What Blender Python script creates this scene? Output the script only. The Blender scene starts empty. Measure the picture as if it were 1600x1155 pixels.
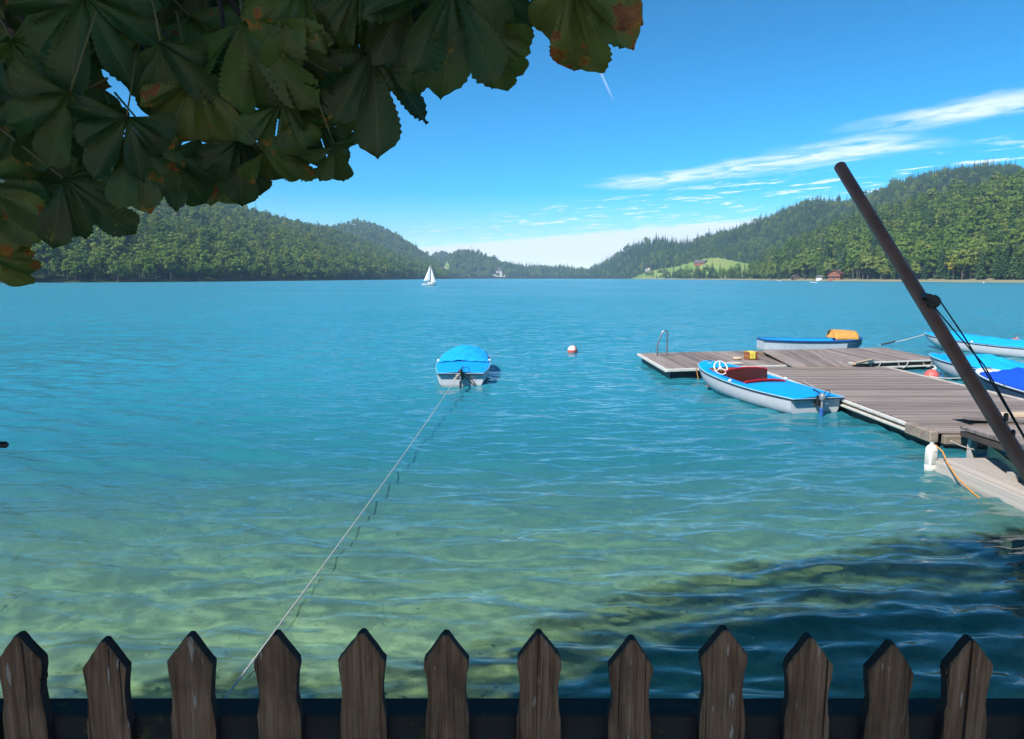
import bpy, math, random
import numpy as np
from mathutils import Vector, Matrix, Euler, Quaternion
R = math.radians
random.seed(7)
rng = np.random.default_rng(7)
SC = bpy.context.scene
COL = SC.collection

# ------------------------------------------------------------------ camera
CAM_H = 3.0                       # eye height above the lake, metres
PITCH = 7.4                       # degrees below the horizon
cd = bpy.data.cameras.new('camera')
cd.sensor_width = 36.0
cd.lens = 24.77
cd.clip_start = 0.05
cd.clip_end = 30000
cam = bpy.data.objects.new('camera', cd)
cam.location = (0, 0, CAM_H)
cam.rotation_euler = (R(90 - PITCH), 0, 0)
COL.objects.link(cam)
SC.camera = cam

# ------------------------------------------------------------------ light
SUN_AZ, SUN_EL = 222.0, 44.0      # compass degrees (0 = +Y, 90 = +X): behind the viewer, to the left
sdir = Vector((math.sin(R(SUN_AZ)) * math.cos(R(SUN_EL)), math.cos(R(SUN_AZ)) * math.cos(R(SUN_EL)), math.sin(R(SUN_EL))))
sl = bpy.data.lights.new('sun', 'SUN')
sl.energy = 4.2
sl.angle = R(0.53)
sl.color = (1.0, 0.95, 0.87)
sun = bpy.data.objects.new('sun', sl)
sun.rotation_euler = sdir.to_track_quat('Z', 'Y').to_euler()
sun.location = (-20, -20, 30)
COL.objects.link(sun)

vs = SC.view_settings
vs.view_transform = 'Standard'
vs.look = 'None'
vs.exposure = 0.74
vs.gamma = 1.0
vs.use_curve_mapping = False

cy = SC.cycles
cy.use_denoising = True
try:
    cy.denoiser = 'OPENIMAGEDENOISE'
    cy.denoising_input_passes = 'RGB_ALBEDO_NORMAL'
except Exception:
    pass
cy.max_bounces = 5
cy.diffuse_bounces = 2
cy.glossy_bounces = 2
cy.transmission_bounces = 2
cy.volume_bounces = 1
cy.transparent_max_bounces = 8
cy.caustics_reflective = False
cy.caustics_refractive = False
cy.sample_clamp_indirect = 6.0
cy.use_adaptive_sampling = True
cy.adaptive_threshold = 0.03

# ------------------------------------------------------------------ node helper
class NT:
    def __init__(s, tree):
        s.t = tree
        for n in list(tree.nodes):
            tree.nodes.remove(n)
    def n(s, typ, *args, **kw):
        nd = s.t.nodes.new(typ)
        ins = kw.pop('i', {})
        for k, v in kw.items():
            setattr(nd, k, v)
        for k, v in list(enumerate(args)) + list(ins.items()):
            if v is None:
                continue
            sock = nd.inputs[k]
            if isinstance(v, bpy.types.NodeSocket):
                s.t.links.new(v, sock)
            else:
                sock.default_value = v
        return nd
    def m(s, op, a, b=None, c=None, clamp=False):
        return s.n('ShaderNodeMath', a, b, c, operation=op, use_clamp=clamp).outputs[0]
    def vm(s, op, a, b=None):
        nd = s.n('ShaderNodeVectorMath', a, b, operation=op)
        return nd.outputs['Value'] if op in ('DOT_PRODUCT', 'LENGTH', 'DISTANCE') else nd.outputs[0]
    def mix(s, f, a, b):
        nd = s.t.nodes.new('ShaderNodeMix')
        nd.data_type = 'RGBA'
        for k, v in ((0, f), (6, a), (7, b)):
            if isinstance(v, bpy.types.NodeSocket):
                s.t.links.new(v, nd.inputs[k])
            else:
                nd.inputs[k].default_value = v if k == 0 else (tuple(v) + (1,))[:4]
        return nd.outputs[2]
    def ss(s, x, lo, hi):           # smoothstep
        nd = s.n('ShaderNodeMapRange', x, lo, hi, 0.0, 1.0, interpolation_type='SMOOTHSTEP')
        return nd.outputs[0]
    def noise(s, vec, scale=1.0, detail=4.0, rough=0.5, dist=0.0):
        nd = s.n('ShaderNodeTexNoise', i={'Vector': vec, 'Scale': scale, 'Detail': detail, 'Roughness': rough, 'Distortion': dist})
        return nd.outputs[0]
    def ramp(s, f, stops):
        nd = s.n('ShaderNodeValToRGB', f)
        e = nd.color_ramp.elements
        while len(e) < len(stops):
            e.new(0.5)
        for q, (p, c) in zip(e, stops):
            q.position = p
            q.color = tuple(c) + (1,)
        return nd.outputs[0]
    def mapping(s, vec, rot=0.0, scale=(1, 1, 1), loc=(0, 0, 0)):
        return s.n('ShaderNodeMapping', i={'Vector': vec, 'Location': loc, 'Rotation': (0, 0, rot), 'Scale': scale}).outputs[0]
    def comb(s, x, y, z):
        return s.n('ShaderNodeCombineXYZ', x, y, z).outputs[0]

# ------------------------------------------------------------------ sky and its thin clouds
world = bpy.data.worlds.new('World')
SC.world = world
world.use_nodes = True
W = NT(world.node_tree)
sky = W.n('ShaderNodeTexSky', sky_type='NISHITA', sun_disc=False, sun_elevation=R(SUN_EL), sun_rotation=R(SUN_AZ),
          altitude=1500.0, air_density=1.0, dust_density=0.05, ozone_density=2.0)
# the camera's contrast on a clear sky: deeper blue overhead, paler at the rim
sk1 = W.n('ShaderNodeVectorMath', i={0: sky.outputs[0], 'Scale': 0.1}, operation='SCALE').outputs[0]
sk2 = W.n('ShaderNodeGamma', sk1, 1.4).outputs[0]
sk3 = W.n('ShaderNodeVectorMath', i={0: sk2, 'Scale': 12.8}, operation='SCALE').outputs[0]
hs = W.n('ShaderNodeHueSaturation', i={'Hue': 0.488, 'Saturation': 1.56, 'Value': 1.0, 'Color': sk3})
tc = W.n('ShaderNodeTexCoord').outputs['Generated']
sp = W.n('ShaderNodeSeparateXYZ', tc)
zc = W.m('MAXIMUM', sp.outputs[2], 0.012)
pu = W.m('DIVIDE', sp.outputs[0], zc)
pv = W.m('DIVIDE', sp.outputs[1], zc)
# n: across the streaks, a: along them, on a flat cloud layer overhead
cn = W.m('ADD', W.m('MULTIPLY', pu, 0.85), W.m('MULTIPLY', pv, 0.53))
ca = W.m('SUBTRACT', W.m('MULTIPLY', pu, 0.53), W.m('MULTIPLY', pv, 0.85))
pvec = W.comb(ca, cn, 0.0)
nz1 = W.noise(W.mapping(pvec, scale=(1.5, 2.6, 1)), 1.0, 4, 0.62, 0.8)
nz2 = W.noise(W.mapping(pvec, scale=(0.55, 0.55, 1), loc=(3.1, 7.7, 0)), 1.0, 1, 0.5)
nz3 = W.noise(W.mapping(pvec, rot=0.3, scale=(2.0, 3.6, 1), loc=(1.0, 2.0, 0)), 1.0, 4, 0.66, 0.4)
def band(center, half, soft, lo_a, hi_a):
    d = W.m('ABSOLUTE', W.m('SUBTRACT', W.m('ADD', cn, W.m('MULTIPLY', W.m('SUBTRACT', nz2, 0.5), 0.5)), center))
    d = W.m('ADD', d, W.m('MULTIPLY', W.m('SUBTRACT', nz1, 0.5), 0.95 * half * 2))
    k = W.m('SUBTRACT', 1.0, W.ss(d, half * 0.2, half + soft))
    k = W.m('MULTIPLY', k, W.ss(ca, lo_a - 0.5, lo_a + 0.5))
    k = W.m('MULTIPLY', k, W.m('SUBTRACT', 1.0, W.ss(ca, hi_a - 0.3, hi_a + 0.25)))
    return W.m('MULTIPLY', k, W.ss(nz3, 0.28, 0.62))
b1 = band(5.3, 0.34, 0.28, -6.1, -2.95)
b2 = band(4.66, 0.22, 0.2, -2.75, 6.0)
edge = W.m('ADD', cn, W.m('MULTIPLY', W.m('SUBTRACT', nz1, 0.5), 3.0))
b3 = W.m('MULTIPLY', W.ss(edge, 9.4, 10.6), W.m('ADD', 0.45, W.m('MULTIPLY', W.ss(nz3, 0.15, 0.5), 0.55)))
wis = W.m('MULTIPLY', W.ss(W.m('MULTIPLY', nz1, W.m('ADD', nz3, 0.25)), 0.40, 0.52), W.m('MULTIPLY', W.ss(cn, 5.4, 6.6), 0.8))
# contrail: a short thin segment on the same layer
A_, B_ = (0.431, 3.60), (0.606, 4.28)
L_ = math.hypot(B_[0] - A_[0], B_[1] - A_[1]); ex, ey = (B_[0] - A_[0]) / L_, (B_[1] - A_[1]) / L_
ru, rv = W.m('SUBTRACT', pu, A_[0]), W.m('SUBTRACT', pv, A_[1])
tt = W.m('ADD', W.m('MULTIPLY', ru, ex), W.m('MULTIPLY', rv, ey))
dd = W.m('ABSOLUTE', W.m('SUBTRACT', W.m('MULTIPLY', ru, ey), W.m('MULTIPLY', rv, ex)))
con = W.m('MULTIPLY', W.m('SUBTRACT', 1.0, W.ss(dd, 0.002, 0.009)), W.m('MULTIPLY', W.ss(tt, -0.02, 0.03), W.m('SUBTRACT', 1.0, W.ss(tt, 0.25, L_))))
front = W.ss(sp.outputs[2], 0.005, 0.03)
dens = W.m('MAXIMUM', W.m('MAXIMUM', W.m('MULTIPLY', b1, 0.75), W.m('MULTIPLY', b2, 0.75)), W.m('MAXIMUM', W.m('MULTIPLY', b3, 0.95), wis))
dens = W.m('MAXIMUM', dens, W.m('MULTIPLY', con, 0.22))
dens = W.m('MULTIPLY', dens, front)
CLOUD = (9.0, 9.1, 9.3)
skyc = W.mix(dens, hs.outputs[0], CLOUD)
bg = W.n('ShaderNodeBackground', i={'Color': skyc, 'Strength': 0.10})
wo = W.n('ShaderNodeOutputWorld', bg.outputs[0])
world.cycles.sampling_method = 'NONE'     # an even sky: found by bounced rays

# ------------------------------------------------------------------ pixel of the photograph -> point in the place
F_ = 1101.0
cp, sp_ = math.cos(R(PITCH)), math.sin(R(PITCH))
def ray(px, py):
    a, u = (px - 800) / F_, (577.5 - py) / F_
    return a, cp + u * sp_, -sp_ + u * cp
def G(px, py, z=0.0):             # point at height z
    d = ray(px, py); t = (z - CAM_H) / d[2]
    return Vector((d[0] * t, d[1] * t, z))
def AT(px, py, y):                # point at distance y
    d = ray(px, py); t = y / d[1]
    return Vector((d[0] * t, y, CAM_H + d[2] * t))

# ------------------------------------------------------------------ materials
MATS = {}
def mat(name, build):
    if name in MATS:
        return MATS[name]
    m = bpy.data.materials.new(name)
    m.use_nodes = True
    t = NT(m.node_tree)
    out = t.n('ShaderNodeOutputMaterial')
    build(t, out)
    MATS[name] = m
    return m
def surf(t, out, sh):
    t.t.links.new(sh, out.inputs['Surface'])
def pbsdf(t, **i):
    ii = {k.replace('_', ' '): v for k, v in i.items()}
    if 'Base Color' in ii and isinstance(ii['Base Color'], tuple):
        ii['Base Color'] = (tuple(ii['Base Color']) + (1,))[:4]
    return t.n('ShaderNodeBsdfPrincipled', i=ii).outputs[0]
def plain(name, col, rough=0.5, metal=0.0, var=0.12, scale=6.0, bump=0.0, coat=0.0):
    def b(t, out):
        oc = t.n('ShaderNodeTexCoord').outputs['Object']
        nz = t.noise(oc, scale, 6, 0.6)
        c = t.mix(t.ss(nz, 0.3, 0.75), tuple(v * (1 - var) for v in col), tuple(min(1, v * (1 + var)) for v in col))
        rr = t.m('ADD', rough - 0.08, t.m('MULTIPLY', nz, 0.16))
        kw = dict(Base_Color=c, Roughness=rr, Metallic=metal, Coat_Weight=coat)
        if bump:
            kw['Normal'] = t.n('ShaderNodeBump', i={'Height': nz, 'Strength': 0.5, 'Distance': bump}).outputs[0]
        surf(t, out, pbsdf(t, **kw))
    return mat(name, b)

# ------------------------------------------------------------------ object helpers
def link(o, parent=None):
    COL.objects.link(o)
    if parent is not None:
        o.parent = parent
    return o
def tag(o, label=None, cat=None, group=None, kind=None):
    if label: o['label'] = label
    if cat: o['category'] = cat
    if group: o['group'] = group
    if kind: o['kind'] = kind
    return o
def empty(name, loc=(0, 0, 0), rz=0.0, label=None, cat=None, group=None):
    o = bpy.data.objects.new(name, None)
    o.empty_display_size = 0.1
    o.location = loc
    o.rotation_euler = (0, 0, rz)
    link(o)
    return tag(o, label, cat, group)
class MB:
    def __init__(s):
        s.v, s.f, s.mi, s.uv = [], [], [], None
    def add(s, vs, fs, mi=0):
        b = len(s.v)
        s.v += [tuple(v) for v in vs]
        s.f += [tuple(b + k for k in f) for f in fs]
        s.mi += [mi] * len(fs)
        return s
    def box(s, lo, hi, mi=0, M=None, bev=0.0):
        (x0, y0, z0), (x1, y1, z1) = lo, hi
        if bev <= 0:
            vs = [(x0, y0, z0), (x1, y0, z0), (x1, y1, z0), (x0, y1, z0), (x0, y0, z1), (x1, y0, z1), (x1, y1, z1), (x0, y1, z1)]
            fs = [(0, 3, 2, 1), (4, 5, 6, 7), (0, 1, 5, 4), (1, 2, 6, 5), (2, 3, 7, 6), (3, 0, 4, 7)]
        else:
            b = bev
            vs, fs = [], []
            # three nested rings: bevelled box (top and bottom chamfered, corners chamfered)
            def rg(z, d):
                return [(x0 + d + b, y0 + d, z), (x1 - d - b, y0 + d, z), (x1 - d, y0 + d + b, z), (x1 - d, y1 - d - b, z),
                        (x1 - d - b, y1 - d, z), (x0 + d + b, y1 - d, z), (x0 + d, y1 - d - b, z), (x0 + d, y0 + d + b, z)]
            for z, d in ((z0, b), (z0 + b, 0), (z1 - b, 0), (z1, b)):
                vs += rg(z, d)
            fs.append(tuple(range(7, -1, -1)))
            for k in range(3):
                for j in range(8):
                    fs.append((k * 8 + j, k * 8 + (j + 1) % 8, k * 8 + 8 + (j + 1) % 8, k * 8 + 8 + j))
            fs.append(tuple(range(24, 32)))
        if M is not None:
            vs = [M @ Vector(v) for v in vs]
        return s.add(vs, fs, mi)
    def tube(s, pts, rad, n=8, mi=0, caps=True, closed=False):
        pts = [Vector(p) for p in pts]
        m = len(pts)
        rads = rad if isinstance(rad, (list, tuple)) else [rad] * m
        vs, fs = [], []
        up = None
        for k in range(m):
            if closed:
                d = pts[(k + 1) % m] - pts[k - 1]
            else:
                d = pts[min(k + 1, m - 1)] - pts[max(k - 1, 0)]
            d.normalize()
            if up is None:
                up = d.orthogonal().normalized()
            up = (up - d * up.dot(d))
            if up.length < 1e-6:
                up = d.orthogonal()
            up.normalize()
            w = d.cross(up)
            for j in range(n):
                a = 2 * math.pi * j / n
                vs.append(pts[k] + (up * math.cos(a) + w * math.sin(a)) * rads[k])
        for k in range(m if closed else m - 1):
            k2 = (k + 1) % m
            for j in range(n):
                fs.append((k * n + j, k * n + (j + 1) % n, k2 * n + (j + 1) % n, k2 * n + j))
        if caps and not closed:
            fs.append(tuple(range(n - 1, -1, -1)))
            fs.append(tuple((m - 1) * n + j for j in range(n)))
        return s.add(vs, fs, mi)
    def lathe(s, prof, n=20, M=None, mi=0):
        vs, fs = [], []
        for r_, z in prof:
            for j in range(n):
                a = 2 * math.pi * j / n
                vs.append((r_ * math.cos(a), r_ * math.sin(a), z))
        for k in range(len(prof) - 1):
            for j in range(n):
                fs.append((k * n + j, k * n + (j + 1) % n, k * n + n + (j + 1) % n, k * n + n + j))
        fs.append(tuple(range(n - 1, -1, -1)))
        fs.append(tuple((len(prof) - 1) * n + j for j in range(n)))
        if M is not None:
            vs = [M @ Vector(v) for v in vs]
        return s.add(vs, fs, mi)
    def grid(s, P, mi=0):             # P[i][j] rows of points
        n, m = len(P), len(P[0])
        return s.add([p for r_ in P for p in r_], [(i * m + j, i * m + j + 1, (i + 1) * m + j + 1, (i + 1) * m + j) for i in range(n - 1) for j in range(m - 1)], mi)
    def extrude(s, outline, y0, y1, mi=0, mi_side=None, M=None):   # outline in XZ, extruded along Y
        n = len(outline)
        vs = [(x, y0, z) for x, z in outline] + [(x, y1, z) for x, z in outline]
        if M is not None:
            vs = [M @ Vector(v) for v in vs]
        b = len(s.v)
        s.add(vs, [tuple(range(n)), tuple(range(2 * n - 1, n - 1, -1))], mi)
        sf = [(j, n + j, n + (j + 1) % n, (j + 1) % n) for j in range(n)]
        s.f += [tuple(b + k for k in f) for f in sf]
        s.mi += [mi if mi_side is None else mi_side] * n
        return s
    def mesh(s, name, mats, smooth=False):
        me = bpy.data.meshes.new(name)
        me.from_pydata(s.v, [], s.f)
        for m in (mats if isinstance(mats, (list, tuple)) else [mats]):
            me.materials.append(m)
        if any(s.mi):
            me.polygons.foreach_set('material_index', s.mi)
        if smooth:
            me.polygons.foreach_set('use_smooth', [True] * len(me.polygons))
        me.update()
        return me
    def build(s, name, mats, parent=None, smooth=False, loc=None, rot=None):
        o = bpy.data.objects.new(name, s.mesh(name, mats, smooth))
        if loc is not None: o.location = loc
        if rot is not None: o.rotation_euler = rot
        return link(o, parent)
def smooth_angle(o, deg=35):
    try:
        o.data.polygons.foreach_set('use_smooth', [True] * len(o.data.polygons))
        o.data.set_sharp_from_angle(angle=R(deg))
    except Exception:
        pass
    return o
def catenary(a, b, sag, n=16):
    a, b = Vector(a), Vector(b)
    return [a.lerp(b, k / n) - Vector((0, 0, sag * 4 * (k / n) * (1 - k / n))) for k in range(n + 1)]

# ================================================================== TERRAIN
# value noise on the plane (numpy)
def vnoise(x, y, seed=0):
    xi, yi = np.floor(x).astype(np.int64), np.floor(y).astype(np.int64)
    xf, yf = x - xi, y - yi
    u, v = xf * xf * (3 - 2 * xf), yf * yf * (3 - 2 * yf)
    def h(a, b):
        n = (a * 374761393 + b * 668265263 + seed * 974634721) & 0xffffffff
        n = ((n ^ (n >> 13)) * 1274126177) & 0xffffffff
        return ((n ^ (n >> 16)) & 0xffff) / 65535.0
    return (h(xi, yi) * (1 - u) + h(xi + 1, yi) * u) * (1 - v) + (h(xi, yi + 1) * (1 - u) + h(xi + 1, yi + 1) * u) * v
def fbm(x, y, seed=0, o=4):
    s, a = 0, 0.5
    for k in range(o):
        s = s + a * vnoise(x * 2 ** k, y * 2 ** k, seed + k)
        a *= 0.5
    return s / (1 - 0.5 ** o)
def azel(px, py):
    d = ray(px, py)
    return math.degrees(math.atan2(d[0], d[1])), d[2] / math.hypot(d[0], d[1])
def azpx(px):
    return azel(px, 434)[0]
# distance of the shore round the lake, by compass bearing from the viewer
SHORE = [(-180, -1), (-92, -1), (-88, 120), (-70, 380), (-50, 520), (azpx(0), 560), (azpx(200), 590), (azpx(330), 650), (azpx(480), 850), (azpx(600), 1250),
         (azpx(690), 2000), (azpx(720), 2700), (azpx(760), 2900), (azpx(860), 3000), (azpx(930), 2700), (azpx(1010), 2000), (azpx(1060), 1500), (azpx(1170), 1080),
         (azpx(1230), 880), (azpx(1310), 740), (azpx(1450), 630), (azpx(1600), 560), (50, 460), (70, 330), (88, 120), (92, -1), (180, -1)]
def shore(az):
    return np.interp(az, [s[0] for s in SHORE], [s[1] for s in SHORE])
class Hill:
    def __init__(s, sil, dist, start, tree, power=1.0, rough=0.14, seed=1, wl=180.0):
        q = [azel(*p) for p in sil]
        s.az = [a for a, e in q]; s.el = [e for a, e in q]
        s.dist, s.start, s.tree, s.power, s.rough, s.seed, s.wl = dist, start, tree, power, rough, seed, wl
    def h(s, az, r, x, y):
        e = np.interp(az, s.az, s.el)
        dr = np.interp(az, [azpx(p) for p, _ in s.dist], [d for _, d in s.dist])
        ds = shore(az) + 8 if s.start is None else np.interp(az, [azpx(p) for p, _ in s.start], [d for _, d in s.start])
        ds = np.maximum(ds, 1.0)
        hr = dr * e + CAM_H - s.tree
        t = (r - ds) / np.maximum(dr - ds, 1.0)
        tc_ = np.clip(t, 0, 1)
        n = fbm(x / s.wl, y / s.wl, s.seed) - 0.5
        up = hr * (tc_ ** s.power) + hr * s.rough * n * 4 * tc_ * (1 - tc_) * 2
        dn = hr * (1 - 0.9 * np.clip(t - 1, 0, 3))
        z = np.where(t <= 1, up, dn)
        edge = np.clip((az - s.az[0]) / 1.5, 0, 1) * np.clip((s.az[-1] - az) / 1.5, 0, 1)
        z = np.where(edge > 0, z, -50.0)
        return np.where(t < 0, -50.0, np.where(hr > 0, z, -50.0))
L1 = Hill([(-900, 160), (-400, 190), (-100, 215), (100, 240), (270, 277), (330, 306), (400, 331), (440, 342), (480, 351), (520, 360), (560, 374), (600, 389), (640, 402), (680, 414), (700, 428), (712, 436)],
          [(0, 1750), (300, 1900), (500, 2100), (650, 2500)], None, 16, 1.05, 0.20, 3, 240)
L3 = Hill([(-900, 340), (-400, 362), (0, 378), (150, 384), (350, 392), (500, 398), (590, 400), (640, 408), (670, 418), (690, 428), (704, 437)],
          [(0, 860), (330, 950), (480, 1150), (600, 1560), (690, 2250)], None, 18, 0.8, 0.12, 9, 120)
L2 = Hill([(400, 380), (450, 352), (480, 349), (520, 355), (545, 347), (560, 345), (580, 349), (600, 357), (640, 380), (672, 402), (700, 418), (720, 432)],
          [(500, 3300), (700, 3500)], [(500, 2500), (700, 2700)], 14, 1.0, 0.2, 13, 300)
M0 = Hill([(655, 425), (676, 400), (688, 394), (696, 395), (708, 404), (730, 425)], [(690, 4300)], [(690, 3700)], 12, 1.0, 0.1, 17)
M1 = Hill([(684, 432), (697, 405), (708, 396), (722, 390), (736, 391), (750, 396), (766, 403), (780, 409), (800, 413), (830, 417), (860, 419), (880, 418), (905, 422), (940, 428), (965, 434)],
          [(700, 3300), (760, 3350), (900, 3700)], [(700, 2750), (760, 2900), (900, 3050)], 16, 0.9, 0.15, 21, 160)
R1 = Hill([(890, 434), (920, 424), (945, 409), (975, 390), (1010, 377), (1036, 374), (1055, 378), (1072, 381), (1100, 369), (1150, 355), (1200, 337), (1240, 319), (1268, 309), (1300, 309), (1325, 312), (1360, 300), (1400, 282), (1440, 272), (1490, 263), (1540, 257), (1575, 257), (1600, 262), (1700, 262), (2200, 300)],
          [(920, 3300), (1040, 2500), (1200, 2300), (1600, 2200)], [(920, 2800), (1040, 1750), (1180, 1500), (1600, 1300)], 17, 1.0, 0.22, 27, 260)
R2 = Hill([(1140, 437), (1160, 430), (1175, 414), (1200, 398), (1240, 372), (1300, 346), (1360, 328), (1420, 310), (1500, 291), (1560, 277), (1600, 271), (1800, 250), (2400, 270)],
          [(1170, 1250), (1300, 1150), (1450, 1120), (1600, 1150), (2200, 1100)], [(1170, 1095), (1230, 900), (1310, 775), (1450, 672), (1600, 605), (2200, 480)], 20, 0.95, 0.22, 33, 170)
R3 = Hill([(985, 435), (1000, 428), (1030, 419), (1060, 414), (1100, 402), (1120, 400), (1140, 404), (1165, 409), (1185, 415), (1200, 430)],
          [(1000, 2150), (1060, 1800), (1170, 1500)], [(1000, 2060), (1060, 1570), (1170, 1130)], 2, 1.0, 0.04, 39, 200)
HILLS = [L1, L3, L2, M0, M1, R1, R2, R3]
def polar(x, y):
    return np.degrees(np.arctan2(x, y)), np.hypot(x, y)
def height(x, y):
    x, y = np.asarray(x, float), np.asarray(y, float)
    az, r = polar(x, y)
    ds = shore(az)
    land = ds < 0
    off = r - ds                                   # metres inland of the far shore
    # lake bed: gentle shelf off the quay, then down; rises again towards the far shore
    yy = np.maximum(y - 1.6, 0)
    bed = -(0.45 + 0.03 * yy + 0.0085 * yy ** 2)
    bed = np.maximum(bed, -13.0) + 0.10 * (fbm(x * 0.5, y * 0.5, 51) - 0.5) + 0.05 * (fbm(x * 2.2, y * 2.2, 57) - 0.5)
    bed = np.maximum(bed, np.minimum(off * 0.10, -0.0) - 0.2)
    flat = np.clip(off * 0.12, -0.3, 1.3) + 0.012 * np.clip(off, 0, 400)
    z = np.where(off < 0, bed, flat)
    far = z.copy()
    for hl in HILLS:
        far = np.maximum(far, np.where(off > 5, hl.h(az, r, x, y), -99))
    z = np.where(land, -0.6, far)
    # land behind the viewer
    back = np.clip((r - 14) / 8, 0, 1) * 1.75 - 0.6 + np.clip(r - 60, 0, 1500) * 0.06 * (0.6 + 0.8 * fbm(x / 250, y / 250, 71))
    return np.where(land | (y < 1.6), back, z)
def is_meadow(x, y):
    az, r = polar(x, y)
    z3 = R3.h(az, r, x, y)
    return (z3 > -10) & (z3 >= height(x, y) - 0.5)
def is_far_meadow(x, y):                            # hay meadow between the two middle hills
    az, r = polar(x, y)
    return (az > azpx(672)) & (az < azpx(702)) & (r > 2850) & (r < 3400)

azs = np.concatenate([np.arange(-180, -62, 4.0), np.arange(-62, -42, 0.8), np.arange(-42, 42, 0.15), np.arange(42, 62, 0.8), np.arange(62, 180.1, 4.0)])
rs = np.concatenate([np.linspace(0.5, 30, 60), np.geomspace(31, 450, 30), np.arange(470, 1300, 12.0), np.arange(1300, 4400, 30.0), np.geomspace(4500, 9000, 14)])
AZ, RR = np.meshgrid(np.radians(azs), rs, indexing='ij')
X, Yg = RR * np.sin(AZ), RR * np.cos(AZ)
Z = height(X, Yg)
na, nr = X.shape
verts = np.stack([X, Yg, Z], -1).reshape(-1, 3)
ii, jj = np.meshgrid(np.arange(na - 1), np.arange(nr - 1), indexing='ij')
v0 = ii * nr + jj
faces = np.stack([v0, v0 + 1, v0 + nr + 1, v0 + nr], -1).reshape(-1, 4)
def np_mesh(name, verts, faces, smooth=True):
    me = bpy.data.meshes.new(name)
    k = faces.shape[1]
    me.vertices.add(len(verts)); me.vertices.foreach_set('co', verts.astype(np.float32).ravel())
    me.loops.add(faces.size); me.loops.foreach_set('vertex_index', faces.astype(np.int32).ravel())
    me.polygons.add(len(faces)); me.polygons.foreach_set('loop_start', np.arange(0, faces.size, k, dtype=np.int32))
    try:
        me.polygons.foreach_set('loop_total', np.full(len(faces), k, dtype=np.int32))
    except Exception:
        pass
    me.update(calc_edges=True)
    if smooth:
        me.polygons.foreach_set('use_smooth', np.ones(len(faces), bool))
    return me
me = np_mesh('ground', verts, faces)
mead = (is_meadow(X, Yg) | is_far_meadow(X, Yg)).astype(np.float32).ravel()
at_ = me.attributes.new('meadow', 'FLOAT', 'POINT'); at_.data.foreach_set('value', mead)
at_ = me.attributes.new('strip', 'FLOAT', 'POINT'); at_.data.foreach_set('value', ((polar(X, Yg)[0] > azpx(1000)) & (polar(X, Yg)[0] < 60)).astype(np.float32).ravel())
def b_ground(t, out):
    pos = t.n('ShaderNodeNewGeometry').outputs['Position']
    z = t.n('ShaderNodeSeparateXYZ', pos).outputs[2]
    nz = t.noise(pos, 0.02, 6, 0.6)
    fl = t.mix(nz, (0.025, 0.04, 0.016), (0.05, 0.065, 0.028))
    md = t.mix(t.ss(t.noise(pos, 0.012, 5, 0.6), 0.35, 0.7), (0.16, 0.27, 0.05), (0.27, 0.30, 0.09))
    c = t.mix(t.n('ShaderNodeAttribute', attribute_name='meadow').outputs['Fac'], fl, md)
    strip = t.mix(t.noise(pos, 0.05, 5, 0.6), (0.20, 0.20, 0.10), (0.36, 0.33, 0.22))
    c = t.mix(t.m('MULTIPLY', t.n('ShaderNodeAttribute', attribute_name='strip').outputs['Fac'], t.m('SUBTRACT', 1.0, t.ss(z, 2.0, 3.2))), c, strip)
    # lake bed: pale marl with olive algae and darker weed
    n1 = t.noise(pos, 1.6, 6, 0.62)
    n2 = t.noise(pos, 0.45, 4, 0.6)
    bd = t.ramp(n1, [(0.25, (0.19, 0.22, 0.10)), (0.45, (0.36, 0.39, 0.19)), (0.6, (0.50, 0.51, 0.28)), (0.8, (0.64, 0.62, 0.40))])
    bd = t.mix(t.m('MULTIPLY', t.ss(n2, 0.5, 0.68), 0.55), bd, (0.16, 0.19, 0.06))
    c = t.mix(t.ss(z, -0.25, 0.0), bd, c)
    bp = t.n('ShaderNodeBump', i={'Height': n1, 'Strength': 0.6, 'Distance': 0.12}).outputs[0]
    surf(t, out, pbsdf(t, Base_Color=c, Roughness=0.95, Normal=bp, Specular_IOR_Level=0.1))
me.materials.append(mat('terrain', b_ground))
ground = link(bpy.data.objects.new('ground', me))
tag(ground, 'wooded lake basin with stony bed and meadow slopes', 'ground', kind='structure')

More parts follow.
